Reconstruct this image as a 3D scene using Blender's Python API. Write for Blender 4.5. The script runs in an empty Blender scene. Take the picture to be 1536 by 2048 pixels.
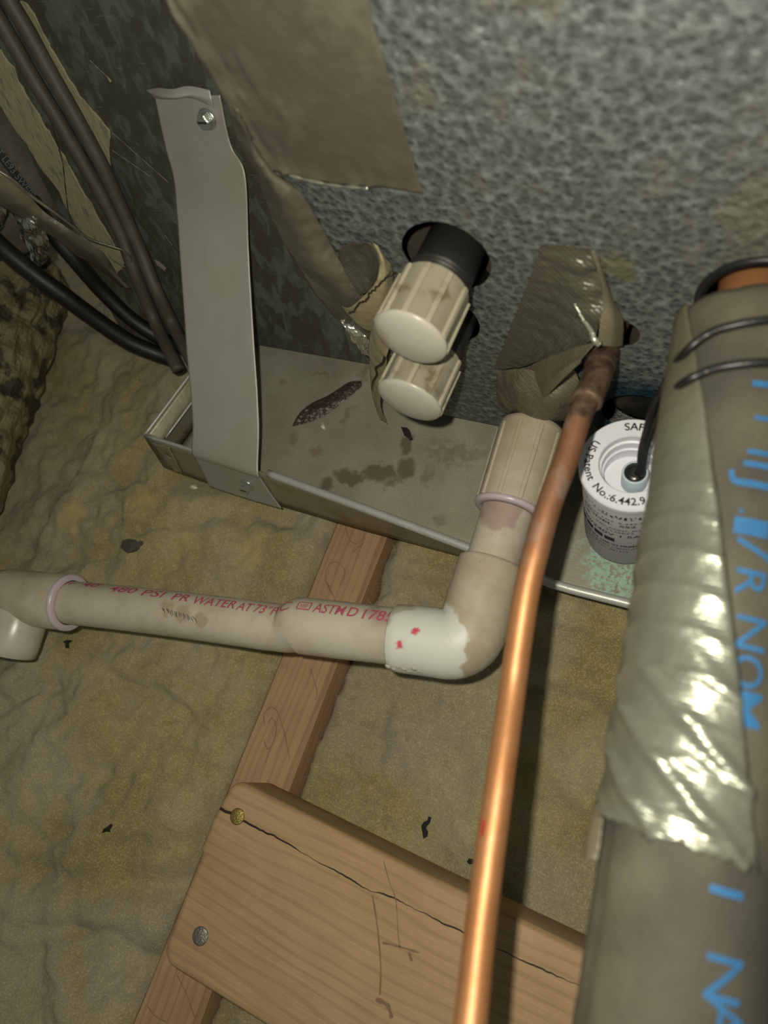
import bpy, bmesh, math, random
from mathutils import Vector, Matrix, noise
random.seed(7)

# ------------------------------------------------------------------ camera, light, exposure
SC = bpy.context.scene
F = 1347.8                                   # focal length in pixels of the 1536x2048 frame
ROWS = [Vector((0.89395795, 0.34972664, -0.28023288)),
        Vector((0.23692057, -0.89959037, -0.36688664)),
        Vector((-0.38040483, 0.26158829, -0.8870534))]   # image right, image down, view direction in the room
CAM = Vector((0.0, -175.0, 362.0))           # millimetres; every length below is in millimetres
S = 0.001
cd = bpy.data.cameras.new('camera')
cam = bpy.data.objects.new('camera', cd)
SC.collection.objects.link(cam)
r_, u_, b_ = ROWS[0].normalized(), (-ROWS[1]).normalized(), (-ROWS[2]).normalized()
cam.matrix_world = Matrix(((r_.x, u_.x, b_.x, CAM.x * S), (r_.y, u_.y, b_.y, CAM.y * S),
                           (r_.z, u_.z, b_.z, CAM.z * S), (0, 0, 0, 1)))
cd.sensor_fit = 'VERTICAL'
cd.lens = 6.0
cd.sensor_height = 2048.0 / F * 6.0
cd.clip_start = 0.005
cd.dof.use_dof = True
cd.dof.focus_distance = 0.385
cd.dof.aperture_fstop = 1.9
SC.camera = cam

w = bpy.data.worlds.new('attic_dark')
SC.world = w
w.use_nodes = True
w.node_tree.nodes['Background'].inputs[0].default_value = (0.95, 1.0, 0.88, 1)
w.node_tree.nodes['Background'].inputs[1].default_value = 0.11

fl = bpy.data.lights.new('phone_flash', 'POINT')
fl.energy = 3.9
fl.color = (1.0, 0.95, 0.81)
fl.shadow_soft_size = 0.0035
flo = bpy.data.objects.new('phone_flash', fl)
flo.location = (CAM + ROWS[0] * -17 + ROWS[1] * -13) * S
SC.collection.objects.link(flo)

SC.view_settings.view_transform = 'Standard'
SC.view_settings.look = 'None'
SC.view_settings.gamma = 1.0
SC.view_settings.use_curve_mapping = False
SC.view_settings.exposure = 0.0

# ------------------------------------------------------------------ pixel -> room helpers
def ray(p):
    a, b = (p[0] - 768) / F, (p[1] - 1024) / F
    return ROWS[0] * a + ROWS[1] * b + ROWS[2]
def onY(p, y=0.0):
    d = ray(p); return CAM + d * ((y - CAM.y) / d.y)
def onZ(p, z=0.0):
    d = ray(p); return CAM + d * ((z - CAM.z) / d.z)
def dep(p, t):
    return CAM + ray(p) * t
LEAN = 0.35                                   # the plenum face leans back
def onPl(p, off=0.0):
    d = ray(p); c = 26 - LEAN * 6 - off
    return CAM + d * ((c - (CAM.y - LEAN * CAM.z)) / (d.y - LEAN * d.z))
def V(*a): return Vector(a)
PZ = -8.0                                     # level of the drain pan bottom
def pz(x, y):                                 # pan-bottom point seen where (x, y, 0) is seen
    k = (CAM.z - PZ) / CAM.z; return (CAM.x + (x - CAM.x) * k, CAM.y + (y - CAM.y) * k, PZ)
def fbm(p, o=4):
    return noise.fractal(p, 1.0, 2.0, o)

# ------------------------------------------------------------------ object helpers
COL = SC.collection
def tag(o, label=None, cat=None, group=None, kind=None):
    if label: o['label'] = label
    if cat: o['category'] = cat
    if group: o['group'] = group
    if kind: o['kind'] = kind
    return o
def thing(name, base, label, cat, group=None):
    o = bpy.data.objects.new(name, None)
    o.empty_display_size = 0.01
    o.location = Vector(base) * S
    COL.objects.link(o)
    return tag(o, label, cat, group)
def world_loc(o):
    l = Vector(o.location)
    while o.parent:
        o = o.parent; l += Vector(o.location)
    return l
def link(name, me, m, parent=None, smooth=True, label=None):
    o = bpy.data.objects.new(name, me)
    COL.objects.link(o)
    if m:
        me.materials.clear(); me.materials.append(m)
    if smooth is True:
        for p in me.polygons: p.use_smooth = True
    if parent:
        o.parent = parent
        o.location = -world_loc(parent)       # mesh vertices are kept in room coordinates
    if label: o['label'] = label
    return o
def mesh(name, vs, fs, m, parent=None, smooth=True, label=None):
    me = bpy.data.meshes.new(name)
    me.from_pydata([Vector(v) * S for v in vs], [], fs)
    me.update()
    bm = bmesh.new(); bm.from_mesh(me)
    bmesh.ops.recalc_face_normals(bm, faces=bm.faces)
    bm.to_mesh(me); bm.free()
    return link(name, me, m, parent, smooth, label)
def solid(o, t, off=0.0):
    md = o.modifiers.new('thickness', 'SOLIDIFY'); md.thickness = t * S; md.offset = off
    return o
def bevel(o, wd, seg=2, ang=35):
    md = o.modifiers.new('soft_edges', 'BEVEL'); md.width = wd * S; md.segments = seg
    md.limit_method = 'ANGLE'; md.angle_limit = math.radians(ang)
    return o
def sharp(o, ang=35):
    bm = bmesh.new(); bm.from_mesh(o.data)
    for e in bm.edges:
        if len(e.link_faces) == 2 and e.calc_face_angle(0) > math.radians(ang): e.smooth = False
    bm.to_mesh(o.data); bm.free()
    return o
def frame(d):
    d = d.normalized()
    a = V(0, 0, 1) if abs(d.z) < 0.9 else V(1, 0, 0)
    x = d.cross(a).normalized()
    return x, d.cross(x).normalized(), d
def lathe(prof, P, d, seg=48, cap0=False, cap1=False, wob=None):
    x, y, d = frame(Vector(d)); P = Vector(P)
    vs, fs = [], []
    for (r, t) in prof:
        for k in range(seg):
            a = 2 * math.pi * k / seg
            rr = r + (wob(a, t) if wob else 0)
            vs.append(P + d * t + (x * math.cos(a) + y * math.sin(a)) * rr)
    n = len(prof)
    for i in range(n - 1):
        for k in range(seg):
            k2 = (k + 1) % seg
            fs.append((i * seg + k, i * seg + k2, (i + 1) * seg + k2, (i + 1) * seg + k))
    if cap0: fs.append(tuple(range(seg))[::-1])
    if cap1: fs.append(tuple((n - 1) * seg + k for k in range(seg)))
    return vs, fs
def cr(pts, t):                                # Catmull-Rom through a list of values
    n = len(pts) - 1
    i = min(int(t), n - 1); f = t - i
    p0, p1, p2, p3 = pts[max(i - 1, 0)], pts[i], pts[i + 1], pts[min(i + 2, n)]
    return 0.5 * ((2 * p1) + (p2 - p0) * f + (2 * p0 - 5 * p1 + 4 * p2 - p3) * f * f + (3 * p1 - p0 - 3 * p2 + p3) * f ** 3)
def spline(pts, n):
    pts = [Vector(p) for p in pts]
    return [cr(pts, (len(pts) - 1) * k / (n - 1)) for k in range(n)]
def tube(path, rad, seg=20, caps=True, flat=None):
    n = len(path); vs, fs = [], []
    t0 = (path[1] - path[0]).normalized()
    x, y, _ = frame(t0)
    for i, p in enumerate(path):
        t = (path[min(i + 1, n - 1)] - path[max(i - 1, 0)]).normalized()
        x = (x - t * x.dot(t)).normalized(); y = t.cross(x)
        r = rad(i / (n - 1)) if callable(rad) else rad
        for k in range(seg):
            a = 2 * math.pi * k / seg
            vs.append(p + (x * math.cos(a) + y * math.sin(a)) * r)
    for i in range(n - 1):
        for k in range(seg):
            k2 = (k + 1) % seg
            fs.append((i * seg + k, i * seg + k2, (i + 1) * seg + k2, (i + 1) * seg + k))
    if caps:
        fs.append(tuple(range(seg))[::-1]); fs.append(tuple((n - 1) * seg + k for k in range(seg)))
    return vs, fs
def box(a, b):
    x0, y0, z0 = a; x1, y1, z1 = b
    vs = [(x, y, z) for x in (x0, x1) for y in (y0, y1) for z in (z0, z1)]
    return vs, [(0, 1, 3, 2), (4, 6, 7, 5), (0, 4, 5, 1), (2, 3, 7, 6), (0, 2, 6, 4), (1, 5, 7, 3)]
def sheet(ctrl, nu, nv, disp=None):            # smooth surface through a grid of control points
    ctrl = [[Vector(p) for p in row] for row in ctrl]
    nr = len(ctrl) - 1
    P = []
    for i in range(nu):
        row = [cr([r[j] for r in ctrl], nr * i / (nu - 1)) for j in range(len(ctrl[0]))]
        P.append([cr(row, (len(row) - 1) * j / (nv - 1)) for j in range(nv)])
    vs = []
    for i in range(nu):
        for j in range(nv):
            p = P[i][j]
            if disp:
                du = P[min(i + 1, nu - 1)][j] - P[max(i - 1, 0)][j]
                dv = P[i][min(j + 1, nv - 1)] - P[i][max(j - 1, 0)]
                n = du.cross(dv)
                if n.length > 1e-9:
                    n.normalize()
                    if n.dot(CAM - p) < 0: n = -n
                    p = p + n * disp(i / (nu - 1), j / (nv - 1), p)
            vs.append(p)
    fs = [(i * nv + j, i * nv + j + 1, (i + 1) * nv + j + 1, (i + 1) * nv + j) for i in range(nu - 1) for j in range(nv - 1)]
    return vs, fs
def text_mesh(name, s, fn, fit=None, height=None, m=None, parent=None, bold=0.0, ital=0.0, step=1.2):
    """lettering: glyph outlines laid on a surface, fn(x, y) -> point; fit = length, height = cap height in mm"""
    cu = bpy.data.curves.new('t', 'FONT'); cu.body = s; cu.size = 10.0; cu.resolution_u = 3
    cu.offset = bold; cu.shear = ital
    o = bpy.data.objects.new('t', cu); COL.objects.link(o)
    dg = bpy.context.evaluated_depsgraph_get()
    me = bpy.data.meshes.new_from_object(o.evaluated_get(dg))
    bpy.data.objects.remove(o); bpy.data.curves.remove(cu)
    if not me.vertices: return None
    xs = [v.co.x for v in me.vertices]
    x0, x1 = min(xs), max(xs)
    sy = height / 7.0
    sx = fit / (x1 - x0) if fit else sy
    bm = bmesh.new(); bm.from_mesh(me)
    bmesh.ops.triangulate(bm, faces=bm.faces)
    for _ in range(3):
        ed = [e for e in bm.edges if math.hypot((e.verts[0].co.x - e.verts[1].co.x) * sx, (e.verts[0].co.y - e.verts[1].co.y) * sy) > step]
        if not ed: break
        bmesh.ops.subdivide_edges(bm, edges=ed, cuts=1)
        bmesh.ops.triangulate(bm, faces=bm.faces)
    for v in bm.verts:
        v.co = Vector(fn((v.co.x - x0) * sx, v.co.y * sy)) * S
    bm.to_mesh(me); bm.free()
    me.name = name
    return link(name, me, m, parent, False)
def ribbon(pts, wd, up, lift=0.15):            # a flat drawn or torn line lying on a surface; up = surface normal
    up = Vector(up).normalized(); vs, fs = [], []
    pts = [Vector(p) for p in pts]
    for i, p in enumerate(pts):
        t = (pts[min(i + 1, len(pts) - 1)] - pts[max(i - 1, 0)]).normalized()
        s = t.cross(up).normalized()
        q = wd(i / (len(pts) - 1)) if callable(wd) else wd
        vs += [p + s * q / 2 + up * lift, p - s * q / 2 + up * lift]
    for i in range(len(pts) - 1):
        fs.append((2 * i, 2 * i + 1, 2 * i + 3, 2 * i + 2))
    return vs, fs
def poly_plate(loops, to3d, thick, nrm):
    """flat plate with holes: loops of 2-D points (first is the outline), to3d(u, v) -> point"""
    cu = bpy.data.curves.new('c', 'CURVE'); cu.dimensions = '2D'; cu.fill_mode = 'BOTH'
    for L in loops:
        sp = cu.splines.new('POLY'); sp.points.add(len(L) - 1)
        for k, q in enumerate(L): sp.points[k].co = (q[0], q[1], 0, 1)
        sp.use_cyclic_u = True
    cu.extrude = 0.5
    o = bpy.data.objects.new('c', cu); COL.objects.link(o)
    me = bpy.data.meshes.new_from_object(o.evaluated_get(bpy.context.evaluated_depsgraph_get()))
    bpy.data.objects.remove(o); bpy.data.curves.remove(cu)
    nrm = Vector(nrm).normalized()
    for v in me.vertices:
        v.co = (Vector(to3d(v.co.x, v.co.y)) + nrm * (v.co.z - 0.5) * thick) * S
    bm = bmesh.new(); bm.from_mesh(me)
    bmesh.ops.remove_doubles(bm, verts=bm.verts, dist=1e-7)
    bmesh.ops.recalc_face_normals(bm, faces=bm.faces); bm.to_mesh(me); bm.free()
    return me
def circ(cx, cy, r, n=40, wob=0.0, seed=0):
    return [(cx + (r + wob * fbm(V(math.cos(a) * 1.5, math.sin(a) * 1.5, seed))) * math.cos(a),
             cy + (r + wob * fbm(V(math.cos(a) * 1.5, math.sin(a) * 1.5, seed))) * math.sin(a)) for a in [2 * math.pi * k / n for k in range(n)]]

# ------------------------------------------------------------------ materials (procedural)
def lin(c):
    return tuple((x / 12.92 if x <= 0.04045 else ((x + 0.055) / 1.055) ** 2.4) for x in c)
def rgb(r, g, b): return lin((r / 255, g / 255, b / 255)) + (1,)
class NT:
    def __init__(s, name):
        s.m = bpy.data.materials.new(name); s.m.use_nodes = True
        s.t = s.m.node_tree; s.n = s.t.nodes; s.l = s.t.links
        s.b = s.n['Principled BSDF']
        tc = s.n.new('ShaderNodeTexCoord')
        mp = s.n.new('ShaderNodeVectorMath'); mp.operation = 'SCALE'; mp.inputs['Scale'].default_value = 1000
        s.l.new(tc.outputs['Object'], mp.inputs[0]); s.mm = mp.outputs[0]
    def put(s, sock, v):
        if hasattr(v, 'is_linked') or hasattr(v, 'links'): s.l.new(v, sock)
        else: sock.default_value = v
    def noise(s, size, det=4, rough=0.55, stretch=None, off=0.0, dist=0.0):
        n = s.n.new('ShaderNodeTexNoise'); n.inputs['Scale'].default_value = 1.0 / size
        n.inputs['Detail'].default_value = det; n.inputs['Roughness'].default_value = rough; n.inputs['Distortion'].default_value = dist
        mp = s.n.new('ShaderNodeMapping'); mp.inputs['Location'].default_value = (off, off * 1.7, off * .6)
        if stretch: mp.inputs['Scale'].default_value = stretch
        s.l.new(s.mm, mp.inputs[0]); s.l.new(mp.outputs[0], n.inputs['Vector'])
        return n.outputs['Fac']
    def voro(s, size, feat='F1', out='Distance', stretch=None):
        n = s.n.new('ShaderNodeTexVoronoi'); n.feature = feat; n.inputs['Scale'].default_value = 1.0 / size
        v = s.mm
        if stretch:
            mp = s.n.new('ShaderNodeMapping'); mp.inputs['Scale'].default_value = stretch; s.l.new(v, mp.inputs[0]); v = mp.outputs[0]
        # wobble the cells
        nz = s.n.new('ShaderNodeTexNoise'); nz.inputs['Scale'].default_value = 1.2 / size
        s.l.new(v, nz.inputs['Vector'])
        ad = s.n.new('ShaderNodeVectorMath'); ad.operation = 'MULTIPLY_ADD'; ad.inputs[1].default_value = (size * .9,) * 3
        s.l.new(nz.outputs['Color'], ad.inputs[0]); s.l.new(v, ad.inputs[2])
        s.l.new(ad.outputs[0], n.inputs['Vector'])
        return n.outputs[out]
    def math(s, op, a, b=0.0, c=0.0):
        n = s.n.new('ShaderNodeMath'); n.operation = op
        s.put(n.inputs[0], a); s.put(n.inputs[1], b); s.put(n.inputs[2], c)
        return n.outputs[0]
    def rng(s, v, a, b, c=0.0, d=1.0, smooth=True):
        n = s.n.new('ShaderNodeMapRange')
        if smooth: n.interpolation_type = 'SMOOTHSTEP'
        s.put(n.inputs[0], v)
        for k, q in zip((1, 2, 3, 4), (a, b, c, d)): n.inputs[k].default_value = q
        return n.outputs[0]
    def mix(s, f, a, b, mode='MIX'):
        n = s.n.new('ShaderNodeMix'); n.data_type = 'RGBA'; n.blend_type = mode
        s.put(n.inputs[0], f); s.put(n.inputs[6], a); s.put(n.inputs[7], b)
        return n.outputs[2]
    def ramp(s, v, stops):
        n = s.n.new('ShaderNodeValToRGB'); e = n.color_ramp.elements
        while len(e) < len(stops): e.new(0.5)
        for k, (p, c) in enumerate(stops): e[k].position = p; e[k].color = c
        s.put(n.inputs[0], v); return n.outputs[0]
    def sep(s):
        n = s.n.new('ShaderNodeSeparateXYZ'); s.l.new(s.mm, n.inputs[0]); return n.outputs
    def blob(s, c, rad, ns=12.0, na=1.0, stretch=(1, 1, 1), inner=0.55):
        """mask of a stain around point c (mm) with a ragged outline"""
        nz = s.n.new('ShaderNodeTexNoise'); nz.inputs['Scale'].default_value = 1.0 / ns; nz.inputs['Detail'].default_value = 6
        s.l.new(s.mm, nz.inputs['Vector'])
        ce = s.n.new('ShaderNodeVectorMath'); ce.operation = 'SUBTRACT'; s.l.new(nz.outputs['Color'], ce.inputs[0]); ce.inputs[1].default_value = (.5, .5, .5)
        ad = s.n.new('ShaderNodeVectorMath'); ad.operation = 'MULTIPLY_ADD'; ad.inputs[1].default_value = (rad * 2 * na,) * 3
        s.l.new(ce.outputs[0], ad.inputs[0]); s.l.new(s.mm, ad.inputs[2])
        su = s.n.new('ShaderNodeVectorMath'); su.operation = 'SUBTRACT'; s.l.new(ad.outputs[0], su.inputs[0]); su.inputs[1].default_value = c
        mu = s.n.new('ShaderNodeVectorMath'); mu.operation = 'MULTIPLY'; s.l.new(su.outputs[0], mu.inputs[0]); mu.inputs[1].default_value = stretch
        ln = s.n.new('ShaderNodeVectorMath'); ln.operation = 'LENGTH'; s.l.new(mu.outputs[0], ln.inputs[0])
        return s.rng(ln.outputs['Value'], rad, rad * inner)
    def bump(s, h, dist, strength=1.0, prev=None):
        n = s.n.new('ShaderNodeBump'); n.inputs['Distance'].default_value = dist * S; n.inputs['Strength'].default_value = strength
        s.put(n.inputs['Height'], h)
        if prev: s.l.new(prev, n.inputs['Normal'])
        return n.outputs[0]
    def done(s, col, rough=0.6, metal=0.0, nrm=None, spec=None, **k):
        s.put(s.b.inputs['Base Color'], col); s.put(s.b.inputs['Roughness'], rough); s.put(s.b.inputs['Metallic'], metal)
        if nrm: s.l.new(nrm, s.b.inputs['Normal'])
        if spec is not None: s.b.inputs['Specular IOR Level'].default_value = spec
        for q, v in k.items(): s.put(s.b.inputs[q], v)
        return s.m

def plain(name, col, rough=0.5, metal=0.0, var=0.15, size=8, bmp=0.0, bsize=1.0, spec=None, dust=None, dsize=20, damt=(0.5, 0.7)):
    s = NT(name)
    c = s.mix(s.noise(size), tuple(x * (1 - var) for x in col[:3]) + (1,), tuple(min(1, x * (1 + var)) for x in col[:3]) + (1,))
    if dust: c = s.mix(s.rng(s.noise(dsize, 6, off=31), *damt), c, dust)
    return s.done(c, rough, metal, s.bump(s.noise(bsize, 3), bmp) if bmp else None, spec)

def m_panel():
    s = NT('textured_galvanized_panel')
    cell = s.voro(3.2, 'SMOOTH_F1'); big = s.noise(26, 5); fine = s.noise(1.6, 3)
    c = s.ramp(s.math('ADD', s.math('MULTIPLY', cell, .6), s.math('MULTIPLY', fine, .55)),
               [(0.22, rgb(68, 72, 70)), (0.5, rgb(96, 101, 98)), (0.82, rgb(140, 147, 142))])
    c = s.mix(s.rng(big, .52, .7, 0, .7), c, rgb(108, 105, 86))
    dust = s.blob((15, 0, 175), 34, 14); c = s.mix(s.math('MULTIPLY', dust, .55), c, rgb(122, 118, 96))
    dust2 = s.blob((-125, 0, 118), 20, 14); c = s.mix(s.math('MULTIPLY', dust2, .5), c, rgb(104, 99, 78))
    yel = s.blob((-38, 0, 152), 9, 5); c = s.mix(s.math('MULTIPLY', yel, .55), c, rgb(116, 110, 62))
    teal = s.blob((-24, 0, 46), 34, 12, .5, (1, 1, .82)); c = s.mix(s.math('MULTIPLY', teal, .9), c, rgb(18, 58, 72))
    h = s.math('ADD', s.math('MULTIPLY', cell, 1.0), s.math('MULTIPLY', s.noise(1.1, 2), .35))
    return s.done(c, s.rng(big, .3, .7, .36, .56), .4, s.bump(h, 1.3))
def m_spangle():
    s = NT('spangled_galvanized_steel')
    a = s.voro(9, 'F1', 'Color', (1.3, 1, .55)); bw = s.n.new('ShaderNodeRGBToBW'); s.l.new(a, bw.inputs[0])
    nz = s.noise(11, 3, .5, (1.2, 1, .6), dist=1.2)
    f = s.math('ADD', s.math('MULTIPLY', bw.outputs[0], .35), s.math('MULTIPLY', nz, .75))
    c = s.ramp(f, [(0.42, rgb(76, 75, 65)), (0.55, rgb(82, 82, 73)), (0.66, rgb(96, 101, 94)), (.82, rgb(104, 109, 102))])
    scr = s.rng(s.noise(1.2, 2, .5, (.12, 1, 1.0), 9), .66, .74); c = s.mix(s.math('MULTIPLY', scr, .25), c, rgb(150, 152, 140))
    return s.done(c, .55, .35, s.bump(s.noise(30, 2), .8))
def m_pan():
    s = NT('dirty_galvanized_pan')
    big = s.noise(34, 5); fine = s.noise(1.0, 3)
    c = s.ramp(s.math('ADD', s.math('MULTIPLY', big, .7), s.math('MULTIPLY', fine, .3)), [(0.3, rgb(124, 119, 102)), (0.55, rgb(145, 140, 122)), (0.75, rgb(160, 156, 142))])
    speck = s.rng(s.noise(1.3, 2, .6, off=3), .70, .74); c = s.mix(s.math('MULTIPLY', speck, s.rng(big, .45, .65)), c, rgb(72, 62, 46))
    for cx, cy, r, st in ((-168, -46, 15, (1, 1.3, 1)), (-186, -52, 11, (.8, 1.6, 1)), (-200, -62, 7, (1, 1, 1)), (-152, -38, 8, (1, .7, 1)), (-158, -22, 7, (1.2, .7, 1))):
        c = s.mix(s.math('MULTIPLY', s.blob(pz(cx, cy), r, 9, .9, st, .5), .72), c, rgb(74, 66, 46))
    for cx, cy, r, st in ((-128, -20, 16, (.5, 1.9, 1)), (-138, -40, 9, (1.4, .8, 1)), (-120, -64, 7, (1, 1, 1)), (-205, -12, 7, (1.5, .6, 1)), (-236, 16, 8, (.6, 2.2, 1)), (-205, 22, 8, (1.6, .6, 1))):
        c = s.mix(s.math('MULTIPLY', s.blob(pz(cx, cy), r, 7, 1.1, st, .3), .42), c, rgb(92, 78, 50))
    for cx, cy, r in ((-262, 4, 4), (-236, -34, 6), (-216, -40, 6)):
        c = s.mix(s.math('MULTIPLY', s.blob(pz(cx, cy), r, 5, 1.2, inner=.2), .45), c, rgb(112, 72, 46))
    teal = s.blob(pz(-14, -62), 30, 8, .8); tt = s.math('MULTIPLY', teal, s.rng(s.noise(2.2, 5), .38, .55))
    c = s.mix(tt, c, rgb(150, 178, 160))
    t2 = s.blob(pz(-26, 2), 26, 8, .6); c = s.mix(s.math('MULTIPLY', t2, .85), c, rgb(28, 70, 84))
    return s.done(c, .62, .12, s.bump(s.noise(1.2, 4), .25))
def m_wood(name, dark, light, along='x', ring=3.2, rough=.65):
    s = NT(name)
    st = (.012, 1, 1) if along == 'x' else (1, .012, 1)
    g = s.noise(ring, 3, .6, st, 4.0, .4); fine = s.noise(.55, 3, .6, (.03, 1, 1) if along == 'x' else (1, .03, 1)); mot = s.noise(30, 4)
    x = s.sep()
    wv = s.math('SINE', s.math('ADD', s.math('MULTIPLY', x[1] if along == 'x' else x[0], 6.2832 / (ring * 1.9)), s.math('MULTIPLY', s.noise(50, 3, .5, (.3, 1, 1) if along == 'x' else (1, .3, 1)), 26)))
    f = s.math('ADD', s.math('ADD', s.math('MULTIPLY', g, .35), s.math('MULTIPLY', s.rng(wv, .2, 1), -.16)), s.math('ADD', s.math('MULTIPLY', fine, .28), s.math('MULTIPLY', mot, .42)))
    c = s.ramp(f, [(0.25, dark), (0.5, tuple((a + b) / 2 for a, b in zip(dark, light))), (0.72, light)])
    speck = s.rng(s.noise(1.1, 2, off=13), .73, .76); c = s.mix(s.math('MULTIPLY', speck, .6), c, rgb(70, 52, 34))
    return s.done(c, rough, 0, s.bump(s.math('ADD', g, fine), .25), .25)
def m_board():
    m = m_wood('planed_board_wood', rgb(150, 121, 88), rgb(181, 150, 114))
    return m
def m_fiber():
    s = NT('dusty_fiberglass')
    big = s.noise(60, 5, .55); mid = s.noise(14, 6, .6, off=5); fine = s.noise(1.1, 4, .7)
    c = s.ramp(big, [(0.38, rgb(134, 120, 68)), (0.5, rgb(150, 137, 90)), (0.62, rgb(158, 148, 115))])
    c = s.mix(s.rng(mid, .45, .75, 0, .32), c, rgb(180, 162, 104))
    c = s.mix(s.rng(s.noise(90, 5, off=150), .48, .58, 0, .6), c, rgb(146, 138, 116))
    c = s.mix(s.rng(s.noise(9, 4, off=77), .55, .72, 0, .35), c, rgb(106, 93, 60))
    c = s.mix(s.rng(fine, .45, .72, 0, .6), c, rgb(204, 193, 150))
    c = s.mix(s.rng(s.noise(.9, 4, .7, off=91), .52, .72, 0, .55), c, rgb(104, 92, 58))
    c = s.mix(s.rng(s.noise(1.0, 2, off=44), .735, .76, 0, .8), c, rgb(48, 42, 30))
    for px_, r_0 in (((280, 1008), 15), ((130, 1030), 18), ((350, 1075), 10), ((470, 1090), 16)):
        c = s.mix(s.math('MULTIPLY', s.blob(tuple(onZ(px_, -13)), r_0, 8, .9, (1, 1, .3), .3), .5), c, rgb(190, 168, 98))
    h = s.math('ADD', s.math('MULTIPLY', mid, 1.0), s.math('ADD', s.math('MULTIPLY', fine, .22), s.math('MULTIPLY', s.noise(.5, 3, .6, (1, .15, 1)), .12)))
    return s.done(c, 1.0, 0, s.bump(h, 3.0), .1, **{'Sheen Weight': .25, 'Sheen Roughness': .6})
def m_copper():
    s = NT('bare_copper_tube')
    big = s.noise(24, 4, .6); x = s.sep()
    c = s.ramp(big, [(0.3, rgb(174, 118, 74)), (0.55, rgb(188, 134, 90)), (0.75, rgb(178, 130, 95))])
    old = s.rng(s.math('ADD', x[1], s.math('MULTIPLY', s.math('SUBTRACT', big, .5), 70)), -128, -92)
    c = s.mix(s.math('MULTIPLY', old, .85), c, s.ramp(s.noise(10, 5), [(.35, rgb(128, 92, 70)), (.5, rgb(138, 96, 70)), (.68, rgb(146, 126, 112))]))
    burnt = s.rng(s.math('ADD', x[1], s.math('MULTIPLY', s.noise(4, 3), 6)), -47, -43)
    c = s.mix(burnt, c, s.ramp(s.noise(5, 5), [(.35, rgb(74, 56, 44)), (.6, rgb(118, 96, 78))]))
    return s.done(c, s.rng(old, 0, 1, .5, .62), .6, s.bump(s.noise(3, 3), .08))
def m_tape(name, a, b, grid=True, rough=.38, metal=.55, dust=None, damt=(.5, .7)):
    s = NT(name)
    c = s.mix(s.noise(14, 4), a, b)
    if dust: c = s.mix(s.rng(s.noise(34, 5, off=21), *damt), c, dust)
    h = s.noise(5, 3)
    if grid:
        wv = s.n.new('ShaderNodeTexWave'); wv.bands_direction = 'Y'; wv.inputs['Scale'].default_value = .32; wv.inputs['Distortion'].default_value = .8
        s.l.new(s.mm, wv.inputs[0])
        wz = s.n.new('ShaderNodeTexWave'); wz.bands_direction = 'DIAGONAL'; wz.inputs['Scale'].default_value = .22
        s.l.new(s.mm, wz.inputs[0])
        h = s.math('ADD', h, s.math('MULTIPLY', s.math('ADD', wv.outputs[1], wz.outputs[1]), .18))
    return s.done(c, rough, metal, s.bump(h, .5))
def m_pvc(name, dusty=.6):
    s = NT(name)
    base = s.mix(s.noise(20, 3), rgb(170, 161, 142), rgb(184, 176, 158))
    d = s.rng(s.noise(22, 6, .6, off=8), .5 - dusty * .3, .95 - dusty * .3)
    c = s.mix(s.math('MULTIPLY', d, .5 + .2 * dusty), base, rgb(148, 136, 108))
    c = s.mix(s.math('MULTIPLY', s.rng(s.noise(1.5, 3, off=60), .62, .72), .35), c, rgb(120, 106, 78))
    return s, c
def m_pvc_simple(name, dusty=.6, rough=.42):
    s, c = m_pvc(name, dusty); return s.done(c, rough, 0, s.bump(s.noise(2, 3), .06), .4)
def m_pvc_pipe():
    s, c = m_pvc('pvc_pipe_plastic', .55)
    # purple primer at the glued ends, ragged run-out
    for cx, r, st in ((V(-116, -142, 46), 13, (1, 1, 1)), (V(-132, -150, 44), 6, (.8, 1, 1)), (V(-318, -186, 44), 11, (1.1, .6, 1)), (V(-75, -66, 46), 11, (1, .7, 1))):
        f = s.blob(tuple(cx), r, 9, .45, st, .8); c = s.mix(s.math('MULTIPLY', f, .6), c, rgb(140, 110, 104))
    for px_, r in (((335, 1215), 6), ((365, 1228), 6), ((400, 1240), 5)):
        q = onZ(px_, 50); f = s.blob(tuple(q), r, 4, .7, (1, 1, .3), .5); c = s.mix(s.math('MULTIPLY', f, .5), c, rgb(132, 114, 80))
    q = onZ((690, 1275), 51); f = s.blob(tuple(q), 20, 14, .5, (.7, 1.2, .4), .6); c = s.mix(s.math('MULTIPLY', f, .7), c, rgb(178, 173, 154))
    return s.done(c, .4, 0, s.bump(s.noise(2, 3), .05), .4)
def m_pvc_elbow():
    s, c = m_pvc('pvc_elbow_plastic', .9)
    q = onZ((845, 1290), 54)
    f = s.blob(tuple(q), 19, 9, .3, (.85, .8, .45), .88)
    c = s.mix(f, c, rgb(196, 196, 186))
    for px_ in ((832, 1262), (798, 1290)):
        q = onZ(px_, 54.6); f = s.blob(tuple(q), 2.6, 2, 1.0, (1, 1, .3), .3); c = s.mix(f, c, rgb(190, 72, 84))
    return s.done(c, .45, 0, s.bump(s.noise(2.5, 4), .08), .4)

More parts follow.
